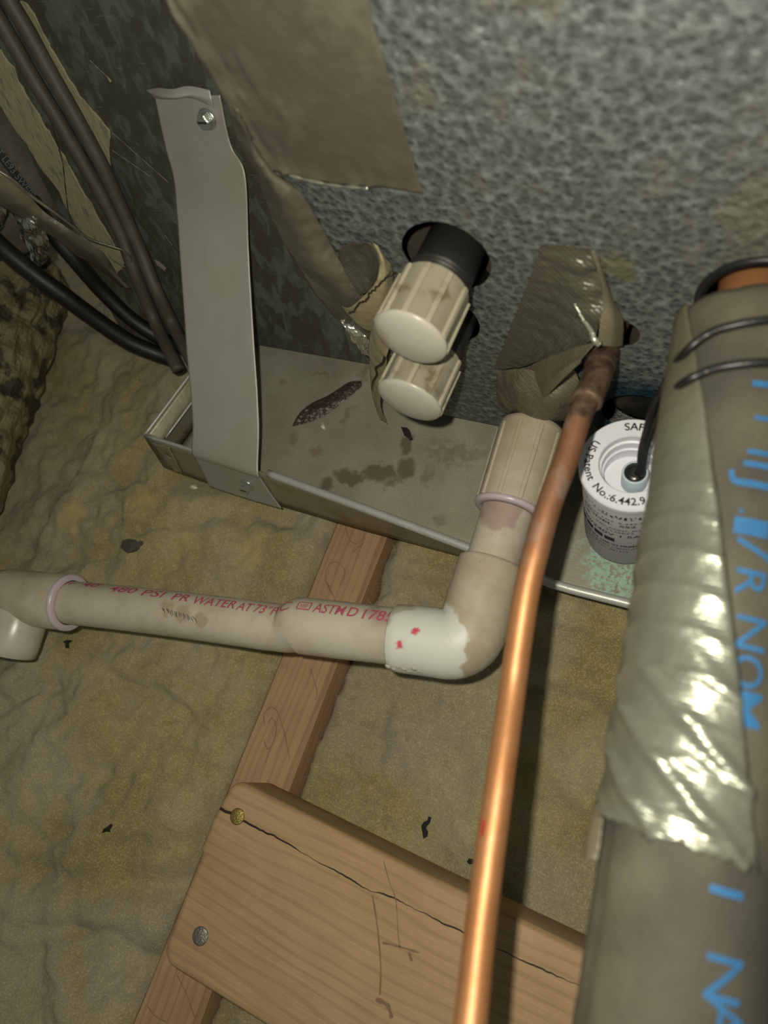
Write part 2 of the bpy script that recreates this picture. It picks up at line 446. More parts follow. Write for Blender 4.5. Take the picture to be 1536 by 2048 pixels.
M = {}
M['panel'] = m_panel(); M['spangle'] = m_spangle(); M['pan'] = m_pan()
M['board'] = m_board()
M['joist'] = m_wood('rough_joist_wood', rgb(146, 115, 85), rgb(178, 144, 110), 'y', 2.6)
M['core'] = plain('copper_core', rgb(168, 116, 74), .4, .5, .15, 10)
M['fiber'] = m_fiber(); M['copper'] = m_copper()
M['strand'] = plain('glass_strand', rgb(190, 176, 126), .5, 0, .2)
M['galv'] = plain('dull_galvanized_strap', rgb(160, 159, 149), .52, .35, .08, 22, .12, .8, dust=rgb(160, 157, 140), dsize=40)
M['galvwall'] = plain('galvanized_pan_wall', rgb(134, 128, 106), .42, .35, .25, 16, .3, 8, dust=rgb(120, 108, 74), dsize=30)
M['rim'] = plain('bright_pan_rim', rgb(172, 172, 164), .4, .3, .12, 12, .1, 2)
M['zinc'] = plain('zinc_screw', rgb(190, 196, 188), .25, .9, .2, 3, .2, 1)
M['nail'] = plain('nail_head_steel', rgb(140, 138, 126), .35, .75, .4, 1.4, .5, .9)
M['nailgold'] = plain('nail_head_yellow', rgb(160, 142, 80), .32, .75, .45, 1.2, .5, .9)
M['abs'] = plain('black_plastic_stub', rgb(34, 33, 30), .45, 0, .3, 10, .1, 2, dust=rgb(66, 61, 50), dsize=14, damt=(.55, .75))
M['liner'] = plain('dark_cabinet_liner', rgb(58, 52, 38), .9, 0, .4, 12, .6, 4)
M['cap'] = plain('white_cap_plastic', rgb(158, 151, 130), .38, 0, .1, 14, .08, 2, dust=rgb(122, 111, 86), dsize=10, damt=(.52, .72))
M['capface'] = plain('white_cap_face', rgb(172, 168, 154), .3, 0, .05, 18, .03, 2, dust=rgb(152, 138, 114), dsize=24, damt=(.55, .8))
M['adapter'] = m_pvc_simple('pvc_adapter_plastic', .95)
M['elbow'] = m_pvc_elbow(); M['pvc'] = m_pvc_pipe()
M['lav'] = plain('glue_ring', rgb(176, 164, 168), .3, 0, .1, 6)
M['print'] = plain('faded_red_print', rgb(162, 74, 96), .6, 0, .25, 5)
M['whiteplastic'] = plain('white_switch_plastic', rgb(214, 214, 220), .42, 0, .04, 20, spec=.4)
M['greyplastic'] = plain('grey_switch_body', rgb(164, 160, 164), .45, 0, .05, 20)
M['stem'] = plain('pale_stem_plastic', rgb(176, 190, 196), .4, 0, .05, 10)
M['ink'] = plain('black_ink', rgb(28, 28, 30), .6, 0, .2, 4)
M['rubber'] = plain('black_rubber', rgb(24, 23, 22), .42, 0, .3, 6, .1, 1.5)
M['epoxy'] = plain('black_epoxy', rgb(34, 33, 33), .25, 0, .2, 4, .1, 2)
M['cable'] = plain('dusty_grey_cable', rgb(66, 63, 56), .6, 0, .15, 14, .15, 1.2, dust=rgb(78, 74, 63), dsize=20)
M['blackcable'] = plain('black_cable_jacket', rgb(17, 16, 14), .5, 0, .25, 14, .1, 2)
M['foam'] = plain('dusty_black_foam', rgb(64, 61, 52), .8, 0, .22, 26, .35, 1.2, dust=rgb(92, 87, 69), dsize=38, damt=(.35, .75))
M['blue'] = plain('blue_print', rgb(40, 96, 142), .7, 0, .25, 4)
M['ducttape'] = m_tape('silver_duct_tape', rgb(166, 170, 152), rgb(190, 194, 176), True, .34, .6)
M['dusttape'] = m_tape('dusty_duct_tape', rgb(98, 92, 76), rgb(114, 107, 88), True, .48, .3, rgb(120, 112, 88), (.45, .65))
M['greytape'] = m_tape('grey_duct_tape', rgb(84, 81, 69), rgb(98, 95, 81), True, .36, .4)
M['foiltape'] = m_tape('dusty_foil_tape', rgb(94, 90, 78), rgb(112, 107, 93), False, .4, .45, rgb(134, 127, 107), (.48, .7))
M['foiledge'] = m_tape('bright_foil', rgb(190, 190, 176), rgb(220, 218, 200), False, .22, .85)
M['tapeback'] = plain('tape_adhesive_side', rgb(148, 138, 104), .7, 0, .2, 8, .3, 2)
_s = NT('dried_duct_sealant')
_c = _s.mix(_s.noise(9, 5), rgb(138, 132, 102), rgb(164, 157, 124))
_c = _s.mix(_s.rng(_s.noise(5, 5, .6, (1, 1, .22), 17), .5, .68, 0, .75), _c, rgb(96, 100, 94))
_c = _s.mix(_s.rng(_s.noise(6, 5, .6, (1, 1, .3), 41), .62, .72, 0, .6), _c, rgb(150, 122, 78))
M['mastic'] = _s.done(_c, .75, 0, _s.bump(_s.noise(2.2, 5, .6, (1.4, 1, .35)), .7))
M['jacket'] = plain('dark_duct_jacket', rgb(84, 83, 73), .34, 0, .3, 24, .4, 5)
M['jacketprint'] = plain('pale_jacket_print', rgb(92, 102, 104), .6)
M['mylar'] = plain('crumpled_silver_film', rgb(190, 188, 178), .14, .95, .1, 6)
_s = NT('old_silver_jacket')
_c = _s.mix(_s.noise(18, 5), rgb(122, 112, 80), rgb(150, 140, 106))
_c = _s.mix(_s.rng(_s.noise(26, 5, off=23), .52, .6), _c, rgb(72, 69, 56))
M['ductfoil'] = _s.done(_c, .42, .4, _s.bump(_s.math('ADD', _s.noise(9, 6, .65, (1, .35, 1)), _s.math('MULTIPLY', _s.noise(3, 6, .7, (1, .5, 1), 5), .5)), 3.0))
M['pencil'] = plain('pencil_mark', rgb(118, 95, 70), .8)
M['crack'] = plain('dark_split', rgb(40, 27, 18), .9)
M['greyflake'] = plain('grey_flake', rgb(74, 70, 60), .7, 0, .4, 3, .5, 1)
M['char'] = plain('black_flake', rgb(30, 28, 24), .8, 0, .4, 2, .6, 1)
M['husk'] = plain('purple_brown_scrap', rgb(76, 60, 54), .35, .2, .45, 3.5, .9, 2.2, dust=rgb(150, 140, 132), dsize=4, damt=(.58, .7))
M['splinter'] = plain('orange_splinter', rgb(164, 106, 60), .7)
M['whitebit'] = plain('white_crumb', rgb(196, 190, 176), .6)
M['gypsum'] = plain('ceiling_board', rgb(150, 142, 124), .9)
M['red'] = plain('red_print', rgb(150, 52, 40), .6)

# ------------------------------------------------------------------ setting
o = mesh('floor', *box((-700, -620, -142), (420, 420, -129.5)), M['gypsum'], None, False); tag(o, kind='structure')

# roof-truss chord under everything
jx0, jx1, jt = -203.5, -166.0, -40.0
jo = thing('ceiling_joist', (-185, -230, -129), 'rough sawn wooden joist with pencil scribbles under the white pipe', 'joist')
def joist_mesh():
    vs, fs = [], []
    n = 90
    prof = [(jx0, -129), (jx0, jt - 3), (jx0 + 2.2, jt), (jx1 - 2.5, jt), (jx1, jt - 4), (jx1, -129)]
    for i in range(n):
        y = -560 + 760 * i / (n - 1)
        for (x, z) in prof:
            q = V(x, y, z)
            vs.append(q + V(1, 0, 0) * 0.7 * fbm(q * .02) + V(0, 0, 1) * 0.5 * fbm(q * .03 + V(9, 0, 0)))
    k = len(prof)
    for i in range(n - 1):
        for j in range(k):
            j2 = (j + 1) % k
            fs.append((i * k + j, i * k + j2, (i + 1) * k + j2, (i + 1) * k + j))
    fs.append(tuple(range(k))); fs.append(tuple((n - 1) * k + j for j in range(k)))
    return vs, fs
o = mesh('timber', *joist_mesh(), M['joist'], jo); sharp(o, 25)
def scribble(pxs, z, wd, name, mt, par, n=40):
    pts = spline([onZ(p, z) for p in pxs], n)
    return mesh(name, *ribbon(pts, lambda t: wd * (.6 + .4 * math.sin(t * 9 + wd * 7) ** 2), (0, 0, 1), .45), mt, par)
for L in ([(692, 1055), (698, 1078), (712, 1088), (726, 1078), (730, 1055)], [(705, 1105), (718, 1094), (728, 1086)],
          [(665, 1190), (652, 1160), (655, 1135), (668, 1124), (685, 1132), (690, 1150), (680, 1172)], [(655, 1165), (668, 1195), (672, 1205)],
          [(620, 1335), (634, 1380), (632, 1400)], [(530, 1450), (528, 1430), (542, 1415), (556, 1425), (570, 1470), (580, 1520)],
          [(536, 1445), (545, 1437), (553, 1455), (548, 1482), (536, 1498), (528, 1480)], [(540, 1498), (532, 1525)],
          [(355, 1950), (372, 1985), (390, 2035)], [(296, 2012), (312, 2032), (335, 2044)]):
    scribble(L, jt, .5, 'pencil_mark', M['pencil'], jo)

# 2x4 board nailed flat on the joist
bt = -2.0
bd = thing('wooden_board', (-90, -287, -40), 'planed wooden board with a long crack and two nails across the joist', 'board')
def board_mesh():
    # outline of the top face, then a rounded skirt down to the joist
    L = []
    x0, x1, ya, yb = -184.5, 170, -333.5, -240.5
    def arc(cx, cy, r, a0, a1, n=7):
        return [(cx + r * math.cos(math.radians(a0 + (a1 - a0) * k / n)), cy + r * math.sin(math.radians(a0 + (a1 - a0) * k / n))) for k in range(n + 1)]
    L += arc(x0 + 9, yb - 7, 8, 180, 90) + [(-60, yb - .6), (60, yb - .3), (x1, yb)] + [(x1, ya)] + [(0, ya - .6), (-100, ya + .3)] + arc(x0 + 10, ya + 8, 8.5, 270, 180)
    L += [(x0 + .6, -300), (x0 + 1.2, -281), (x0 - 1.0, -279), (x0 - 1.0, -262)]
    return L
L = board_mesh()
rings = [(3.6, 0.0), (1.2, -.7), (0.3, -1.8), (0, -4), (0, -36), (.6, -38)]
def inset(L, d):
    n = len(L); R = []
    for i in range(n):
        a, b, c = V(*L[i - 1], 0), V(*L[i], 0), V(*L[(i + 1) % n], 0)
        t = (c - a).normalized(); nrm = V(t.y, -t.x, 0)
        R.append((b + nrm * d))
    return R
vs, fs = [], []
n = len(L)
for (d, dz) in rings:
    for q in inset(L, d): vs.append((q.x, q.y, bt + dz))
for i in range(len(rings) - 1):
    for k in range(n): fs.append((i * n + k, i * n + (k + 1) % n, (i + 1) * n + (k + 1) % n, (i + 1) * n + k))
fs.append(tuple(range(n))); fs.append(tuple((len(rings) - 1) * n + k for k in range(n)))
o = mesh('plank', vs, fs, M['board'], bd); sharp(o, 50)
ck = spline([onZ(p, bt) for p in ((440, 1616), (470, 1632), (500, 1650), (560, 1678), (630, 1720), (700, 1758), (742, 1782), (770, 1788), (812, 1808), (880, 1842), (950, 1876), (1040, 1918), (1110, 1950), (1170, 1978), (1260, 2022))], 160)
ck = [p + V(0, .5 * fbm(p * .25), 0) for p in ck]
mesh('crack', *ribbon(ck, lambda t: max(.45, 1.7 - 4 * t) if t < .25 else .55 + .25 * math.sin(t * 40), (0, 0, 1), .12), M['crack'], bd)
for px_, mt, r in (((475, 1633), 'nailgold', 4.3), ((401, 1872), 'nail', 4.5)):
    c = onZ(px_, bt)
    vs, fs = lathe([(0.01, .9), (r * .8, .85), (r, .45), (r, -.5)], c, (0, 0, 1), 28)
    mesh('nail_head', vs, fs, M[mt], bd)
for L2, wd in (([(768, 1722), (778, 1760), (792, 1800), (796, 1860), (800, 1895)], .5), ([(745, 1790), (752, 1830), (758, 1880), (762, 1940), (760, 1990)], .9),
               ([(765, 1885), (800, 1893), (838, 1905)], 1.0), ([(818, 1905), (824, 1922)], 1.6), ([(752, 1998), (775, 2010), (784, 2036)], 2.2)):
    scribble(L2, bt, wd, 'gouge', M['pencil'], bd)

# ------------------------------------------------------------------ fibreglass batts
def batt(name, x0, x1, hfun, label, seed):
    y0, y1 = -520.0, 250.0
    nx = int((x1 - x0) / 2.6) + 1; ny = int((y1 - y0) / 2.8) + 1
    vs, fs = [], []
    for i in range(ny):
        y = y0 + (y1 - y0) * i / (ny - 1)
        for j in range(nx):
            x = x0 + (x1 - x0) * j / (nx - 1)
            vs.append((x, y, hfun(x, y)))
    for i in range(ny - 1):
        for j in range(nx - 1):
            fs.append((i * nx + j, i * nx + j + 1, (i + 1) * nx + j + 1, (i + 1) * nx + j))
    # skirt and underside
    ring = [j for j in range(nx)] + [i * nx + nx - 1 for i in range(1, ny)] + [(ny - 1) * nx + j for j in range(nx - 2, -1, -1)] + [i * nx for i in range(ny - 2, 0, -1)]
    b0 = len(vs)
    for r in ring: vs.append((vs[r][0], vs[r][1], -129.0))
    m = len(ring)
    for k in range(m): fs.append((ring[k], ring[(k + 1) % m], b0 + (k + 1) % m, b0 + k))
    fs.append(tuple(b0 + k for k in range(m)))
    t = thing(name, ((x0 + x1) / 2, -150, -129), label, 'insulation', 'fiberglass batts between the joists')
    mesh('batt_surface', vs, fs, M['fiber'], t)
    # loose glass strands standing off the surface
    rnd = random.Random(seed); sv, sf = [], []
    for k in range(13000):
        x = rnd.uniform(x0 + 4, x1 - 4); y = rnd.uniform(-430, 60)
        p = V(x, y, hfun(x, y) - .3)
        a = rnd.uniform(0, 6.28); ln = rnd.uniform(2.5, 11); el = rnd.uniform(.0, .45)
        d = V(math.cos(a) * math.cos(el), math.sin(a) * math.cos(el), math.sin(el) * .8)
        bend = V(rnd.uniform(-1, 1), rnd.uniform(-1, 1), rnd.uniform(-.6, .2)) * ln * .25
        s = d.cross(V(0, 0, 1)).normalized() * rnd.uniform(.02, .05)
        q = [p, p + d * ln * .5 + bend * .6, p + d * ln + bend * .2]
        b = len(sv)
        for c in q: sv += [c - s, c + s]
        sf += [(b, b + 1, b + 3, b + 2), (b + 2, b + 3, b + 5, b + 4)]
    me = bpy.data.meshes.new('loose_strands'); me.from_pydata([Vector(v) * S for v in sv], [], sf)
    o = link('loose_strands', me, M['strand'], t, False); o['kind'] = 'stuff'
    return t
CREASES = []
def crease(pxs, z, depth, width, step=0.0):
    CREASES.append(([onZ(p, z).to_2d() for p in pxs], depth, width, step))
crease([(230, 1352), (290, 1372), (345, 1402), (400, 1455), (450, 1472), (500, 1476)], -25, 5, 5, 5)
crease([(0, 1415), (30, 1395), (62, 1378), (100, 1375)], -20, 7, 6)
crease([(0, 1742), (90, 1758), (200, 1772), (300, 1768), (360, 1770)], -25, 7, 8)
crease([(60, 1850), (150, 1862), (215, 1880), (262, 1935)], -25, 5, 6, 3)
crease([(20, 1650), (60, 1672), (120, 1660)], -25, 4, 7)
crease([(300, 1365), (330, 1440), (400, 1530), (440, 1600)], -25, 4, 8)
crease([(200, 955), (270, 945), (330, 985), (345, 1030), (290, 1060), (235, 1040), (215, 990)], -12, 5, 4)
crease([(330, 1110), (345, 1050), (400, 1020), (480, 1010), (560, 1030), (640, 1055)], -12, 5, 7, -2)
crease([(0, 1085), (40, 1105), (110, 1115), (190, 1095)], -15, 6, 7)
crease([(150, 1010), (190, 1050), (215, 1090)], -15, 4, 5)
crease([(60, 700), (120, 780), (200, 830), (280, 860)], -15, 5, 8)
crease([(530, 1345), (505, 1410), (488, 1465)], -28, 6, 4)
crease([(1015, 1350), (1080, 1378), (1150, 1392), (1230, 1432)], -50, 7, 6, 5)
crease([(700, 1350), (760, 1430), (740, 1500), (660, 1560)], -52, 5, 9)
crease([(850, 1400), (880, 1480), (930, 1540)], -52, 5, 10)
crease([(730, 1180), (800, 1165), (870, 1180), (905, 1200)], -50, 6, 6)
crease([(1085, 1480), (1120, 1560), (1200, 1620)], -52, 5, 9)
crease([(740, 1090), (800, 1110), (860, 1120), (920, 1135)], -40, 4, 5)
def creased(x, y):
    z = 0.0
    for pts, dp_, w_, st in CREASES:
        best = 1e9; sg = 1
        for a, b in zip(pts, pts[1:]):
            dx, dy = b.x - a.x, b.y - a.y
            t = max(0, min(1, ((x - a.x) * dx + (y - a.y) * dy) / (dx * dx + dy * dy)))
            ex, ey = x - a.x - dx * t, y - a.y - dy * t
            d = ex * ex + ey * ey
            if d < best: best = d; sg = 1 if dx * ey - dy * ex > 0 else -1
        if best < w_ * w_ * 36:
            d = math.sqrt(best)
            z -= dp_ * math.exp(-best / (w_ * w_))
            z += sg * st * math.exp(-d / (w_ * 1.6)) * (1 - math.exp(-d / 1.5))
    return z
def sstep(a, b, x):
    t = max(0, min(1, (x - a) / (b - a))); return t * t * (3 - 2 * t)
def ridged(p): return 1 - abs(2 * noise.noise(p))
x0L = -204.5
def h_left(x, y):
    p = V(x, y, 0)
    z = -29 + 9 * fbm(p / 100, 3) + 8 * fbm(p / 36 + V(3, 1, 2), 3) + 2.4 * fbm(p / 9 + V(7, 0, 1), 3)
    z += 4.0 * sstep(.35, .98, ridged(p / 80 + V(2.2, .7, 5))) - 3 + 2.0 * abs(fbm(p / 24 + V(1, 8, 2), 3))
    z += 9 * sstep(-240, -330, x) * sstep(-330, -230, y)               # heaped up towards the pipe elbow
    z += 7 * math.exp(-((x + 335) ** 2 + (y + 96) ** 2) / 900) + 4.0 * ridged(p / 22 + V(0, 3, 1)) * math.exp(-((x + 335) ** 2 + (y + 100) ** 2) / 1800)
    z -= 17 * math.exp(-max(0, (x0L - x)) / 8.0) * (1 - .55 * sstep(-150, -120, y))   # rounds off beside the joist
    z += creased(x + 3 * fbm(p / 15), y + 3 * fbm(p / 15 + V(9, 9, 0)))
    z = min(z, -13) if y > -130 else min(z, -5)
    z -= 16 * sstep(-400, -450, x)
    if y > 0 and x < -300: z = min(z, z + (-24 - z) * sstep(0, 15, y))
    if y > -100: z = min(z, -13 - 22 * sstep(-105, -60, y) * sstep(-345, -325, x))
    pipe = math.hypot(0, y - (-154.8 + .195 * (x + 158.7)))
    if pipe < 40: z = min(z, 22 - 1.2 * (40 - pipe) * .1)
    return z
x0L = -204.5
def h_right(x, y):
    p = V(x, y, 10)
    z = -54 + 8 * fbm(p / 90, 3) + 7 * fbm(p / 32 + V(3, 1, 2), 3) + 2.2 * fbm(p / 8 + V(7, 0, 1), 3)
    z += 3.5 * sstep(.35, .98, ridged(p / 75 + V(5.2, .7, 5))) - 2 + 2.0 * abs(fbm(p / 24 + V(1, 8, 2), 3))
    z -= 9 * math.exp(-max(0, x + 165) / 6.0)
    z += creased(x + 3 * fbm(p / 15), y + 3 * fbm(p / 15 + V(9, 9, 0)))
    z += 12 * sstep(-175, -110, y) * sstep(-150, -90, x)
    z += 14 * sstep(-110, -90, y) * sstep(-165, -150, x)
    if y > -100: z = min(z, -13 - 20 * sstep(-100, -60, y))
    if -350 < y < -225 and x > -190: z = min(z, -42)
    return z
batt('fiberglass_batt', -640, x0L, h_left, 'yellow fiberglass batt reaching past the pan corner to the silver duct', 3)
batt('fiberglass_batt', -165, 330, h_right, 'yellow fiberglass batt under the elbow and copper pipe, beside the cracked board', 5)

# ------------------------------------------------------------------ air handler cabinet
PT = 1.2
PX0, PX1, PZ1 = -172.0, 260.0, 330.0
HOLES = [(-107, 148, 19.5), (-117, 105, 17.5), (-77, 38, 16), (-38, 112, 9.5), (12, 142, 22), (-24, 46, 20)]
ca = thing('air_handler_cabinet', (40, 150, PZ), 'textured galvanized cabinet with round pipe openings standing in the drain pan', 'air handler')
outline = [(PX0, 6), (PX1, 6), (PX1, PZ1), (PX0, PZ1)]
me = poly_plate([outline] + [circ(x, z, r, 44, .5, k) for k, (x, z, r) in enumerate(HOLES)], lambda u, v: (u, 0, v), PT, (0, -1, 0))
o = link('front_panel', me, M['panel'], ca, False)
vs, fs = [], []
for a, b in (((PX0, PT, 6), (PX0 + 1.2, 300, PZ1)), ((PX1 - 1.2, PT, 6), (PX1, 300, PZ1)), ((PX0, 298, 6), (PX1, 300, PZ1)), ((PX0, PT, PZ1), (PX1, 300, PZ1 + 1.2)), ((PX0, PT, 6), (PX1, 300, 7))):
    v2, f2 = box(a, b); k = len(vs); vs += v2; fs += [tuple(q + k for q in f) for f in f2]
mesh('casing', vs, fs, M['panel'], ca, False)
mesh('liner', *box((PX0 + 3, 26, 9), (PX1 - 3, 40, PZ1 - 3)), M['liner'], ca, False)
for x in (-150, 210):
    mesh('support_rail', *box((x, 20, PZ), (x + 30, 280, 6)), M['galv'], ca, False)
# black drain connections
def stub(P, d, ln, r=13.4, thread=(14, 30)):
    P, d = Vector(P), Vector(d).normalized()
    P0 = P - d * 26
    prof = [(r - 2.5, 0), (r, .2), (r, 26 + thread[0])]
    t = 26 + thread[0]
    st = mesh('drain_stub', *lathe(prof + [(r, 26 + ln), (r - 2.5, 26 + ln + .3)], P0, d, 40, True, True), M['abs'], ca)
    prof = []
    tt = thread[0]
    while tt < thread[1]:
        prof += [(r + .1, tt), (r + .9, tt + .6), (r + .9, tt + .9), (r + .1, tt + 1.5)]; tt += 1.8
    mesh('pipe_thread', *lathe(prof, P, d, 40), M['abs'], st)
UD = V(-.05, -.99, .05).normalized(); LD = V(-.06, -.99, .03).normalized()
U1 = dep((819, 679), 266); U0 = U1 - UD * (U1.y / UD.y)
Lo1 = dep((817, 804), 306); Lo0 = Lo1 - LD * (Lo1.y / LD.y)
stub(U0, UD, 30, 13.0, (9, 28))
stub(Lo0, LD, 34, 13.0, (14, 34))
stub((-76.5, 0, 38), (.02, -1, 0), 24, 13.4, (4, 18))
mesh('port_plug', *lathe([(0.01, 0), (15, 0), (18.5, 1), (19, 4), (19, 30)], (-24, 8, 46), (0, 1, 0), 40), M['abs'], ca)
mesh('hole_grommet', *lathe([(19.6, 6), (19.3, -1.2), (20.2, -2.2), (22.6, -2.0), (23.0, -1.0), (22.2, 1.5)], (12, 0, 142), (0, 1, 0), 44), M['rubber'], ca)
# rusty paint lip above the plugged port
# ------------------------------------------------------------------ plenum with leaning face
pl = thing('supply_plenum', (-300, 120, 6), 'dark spangled galvanized plenum smeared with dried sealant behind the metal strap', 'plenum')
def P3(x, z, off=0.0): return V(x, 26 + LEAN * (z - 6) - off, z)
lo = [(-427, -14), (-324, -14), (-322, 6), (-176, 6), (-176, 420), (-427, 420)]
vs = [P3(x, z) for x, z in lo] + [V(x, 330, z) for x, z in lo]
o = mesh('plenum_shell', vs, [tuple(range(6)), tuple(range(11, 5, -1))] + [(k, (k + 1) % 6, 6 + (k + 1) % 6, 6 + k) for k in range(6)], M['spangle'], pl, False)
NPL = V(0, -1, LEAN).normalized()
def smear(pxs, name='sealant_smear', mt='mastic', th=1.4, jag=2.2, seed=0):
    # ragged patch of brushed-on sealant on the leaning face
    pts = [onPl(p) for p in pxs]
    fine = []
    for i in range(len(pts)):
        a, b = pts[i], pts[(i + 1) % len(pts)]
        m = max(2, int((b - a).length / 3))
        for k in range(m):
            q = a.lerp(b, k / m)
            fine.append((q.x + jag * fbm(q * .12 + V(seed, 0, 0)), q.z + jag * 1.2 * fbm(q * .12 + V(0, seed, 5))))
    me = poly_plate([fine], lambda u, v: P3(u, v) + NPL * th, th, NPL)
    return link(name, me, M[mt], pl, False)
smear([(28, 0), (55, 0), (78, 45), (100, 82), (125, 130), (150, 170), (185, 215), (222, 262), (222, 300), (222, 350), (200, 320), (165, 262), (135, 215), (95, 140), (60, 70)], seed=1)
smear([(0, 95), (30, 140), (72, 215), (110, 280), (150, 350), (190, 420), (225, 478), (250, 520), (235, 545), (200, 520), (168, 480), (150, 440), (120, 380), (70, 310), (38, 262), (0, 205)], seed=2)
smear([(308, 518), (318, 524), (333, 536), (330, 541), (315, 530)], 'paint_scrape', 'galv', .3, .6, 3)
ln = [onPl(p) for p in ((100, 225), (112, 262), (128, 320), (134, 370), (140, 420), (150, 450))]
mesh('sealant_crack', *ribbon(spline(ln, 60), lambda t: .5 + .5 * math.sin(t * 23) ** 2, NPL, 1.7), M['crack'], pl)
for a, b in (((225, 265), (338, 365)), ((225, 300), (300, 352)), ((180, 120), (222, 160)), ((330, 470), (345, 490))):
    pts = [onPl(a).lerp(onPl(b), k / 20) for k in range(21)]
    mesh('scratch', *ribbon(pts, lambda t: .15 + .45 * abs(math.sin(t * 11 + 1)), NPL, .25), M['galv'], pl)
mesh('bright_chip', *ribbon([onPl(p) for p in ((213, 150), (218, 156), (223, 163))], lambda t: .4 + 1.6 * t, NPL, .4), M['mastic'], pl)

# ------------------------------------------------------------------ drain pan
dp = thing('drain_pan', (-60, 20, PZ - 1.5), 'shallow galvanized drain pan with stained bottom under the cabinet', 'drain pan')
RH = 21.5
def lerpx(tab, x):
    tab = sorted(tab)
    if x <= tab[0][0]: a, b = tab[0], tab[1]
    elif x >= tab[-1][0]: a, b = tab[-2], tab[-1]
    else:
        for a, b in zip(tab, tab[1:]):
            if a[0] <= x <= b[0]: break
    return a[1] + (b[1] - a[1]) * (x - a[0]) / (b[0] - a[0])
RIM = [(q.x, q.y) for q in (onZ(p, RH) for p in ((288, 872), (525, 945), (740, 1024), (935, 1098), (1112, 1174), (1268, 1213)))] + [(100, -92.0), (260, -94.0)]
BOT = [(q.x, q.y) for q in (onZ(p, PZ) for p in ((355, 943), (430, 970), (545, 1005), (735, 1060), (930, 1112)))] + [(0, -78.5), (260, -80.0)]
LX0, LY0 = RIM[0]
LQ = onZ((378, 752), RH)
def ry(x): return lerpx(RIM, x)
def by(x): return lerpx(BOT, x)
def lx(y): return LX0 + (LQ.x - LX0) / (LQ.y - LY0) * (y - LY0) if y > LY0 else LX0
xs = [LX0 + (260 - LX0) * k / 60 for k in range(61)]
# bottom sheet
nx, ny = 90, 50
gv = []
for i in range(nx):
    for j in range(ny):
        t = j / (ny - 1)
        x = LX0 + 6 + (254 - LX0) * i / (nx - 1)
        y = by(x) + (285 - by(x)) * t ** 1.4
        gv.append((max(x, lx(min(y, 18)) + 4), y, PZ + .5 * fbm(V(x, y, 0) / 60) - .3))
gf = [(i * ny + j, i * ny + j + 1, (i + 1) * ny + j + 1, (i + 1) * ny + j) for i in range(nx - 1) for j in range(ny - 1)]
o = mesh('pan_bottom', gv, gf, M['pan'], dp); solid(o, 1.2, -1)
# front wall and its rolled rim
wv = []
for k, x in enumerate(xs):
    for j in range(6):
        t = j / 5
        wv.append((x, by(x) + (ry(x) - by(x)) * t + .35 * fbm(V(x / 50, t * 2, 3)), PZ - 1.2 + (RH - PZ + 1.2) * t))
wf = [(i * 6 + j, i * 6 + j + 1, (i + 1) * 6 + j + 1, (i + 1) * 6 + j) for i in range(60) for j in range(5)]
o = mesh('front_wall', wv, wf, M['galvwall'], dp); solid(o, .9, 0)
path = [V(x, ry(x) + .8, RH) for x in xs if x > -226]
mesh('rolled_rim', *tube([V(-228, ry(-228) + .8, RH)] + path, 2.5, 14), M['rim'], dp)
path = [V(x, ry(x) + .6, RH - .2) for x in xs if x < -280]
mesh('rolled_rim', *tube(path + [V(-280, ry(-280) + .6, RH - .2)], 1.3, 10), M['rim'], dp)
# left wall, hem and corner tab
lv = []
lys = [LY0 + (16 - LY0) * k / 14 for k in range(15)]
for y in lys:
    for j in range(5):
        t = j / 4
        lv.append((lx(y) + 5 * (1 - t) * .6, y, PZ - 1 + (RH - PZ + 1) * t))
lf = [(i * 5 + j, i * 5 + j + 1, (i + 1) * 5 + j + 1, (i + 1) * 5 + j) for i in range(14) for j in range(4)]
o = mesh('side_wall', lv, lf, M['galvwall'], dp); solid(o, .9, 0)
mesh('rolled_rim', *tube([V(lx(y), y, RH) for y in lys], 1.1, 10), M['rim'], dp)
hem = [[V(lx(y) + 1.2, y, RH) for y in lys], [V(lx(y) + 6.5, y, RH - 7) for y in lys], [V(lx(y) + 7.2, y, RH - 9) for y in lys]]
o = mesh('hem_flange', *sheet(hem, 8, 20), M['galvwall'], dp); solid(o, .6)
mesh('hem_edge', *tube([V(lx(y) + 7.4, y, RH - 9.5) for y in lys[1:]], .9, 8), M['rim'], dp)
def wall_y(x, z): return by(x) + (ry(x) - by(x)) * ((z - PZ) / (RH - PZ))
tab = []
for z, pa, pb in ((RH - 2, (300, 884), (338, 897)), (7, (322, 920), (350, 925)), (PZ + 2, (350, 942), (366, 944))):
    xa, xb = onZ(pa, z).x, onZ(pb, z).x
    tab.append([V(x, wall_y(x, z) - 1.3, z) for x in (xa, xb)])
o = mesh('corner_tab', *sheet(tab, 16, 8, lambda u, v, p: .7 * fbm(p * .25)), M['galvwall'], dp); solid(o, .7)
c = V(tab[1][0].x + 6, wall_y(tab[1][0].x + 6, 9) - 1.6, 9)
mesh('rivet', *lathe([(.01, 1.4), (1.8, 1.2), (2.8, .3), (3, 0)], c, (0, -1, 0), 18), M['zinc'], dp)

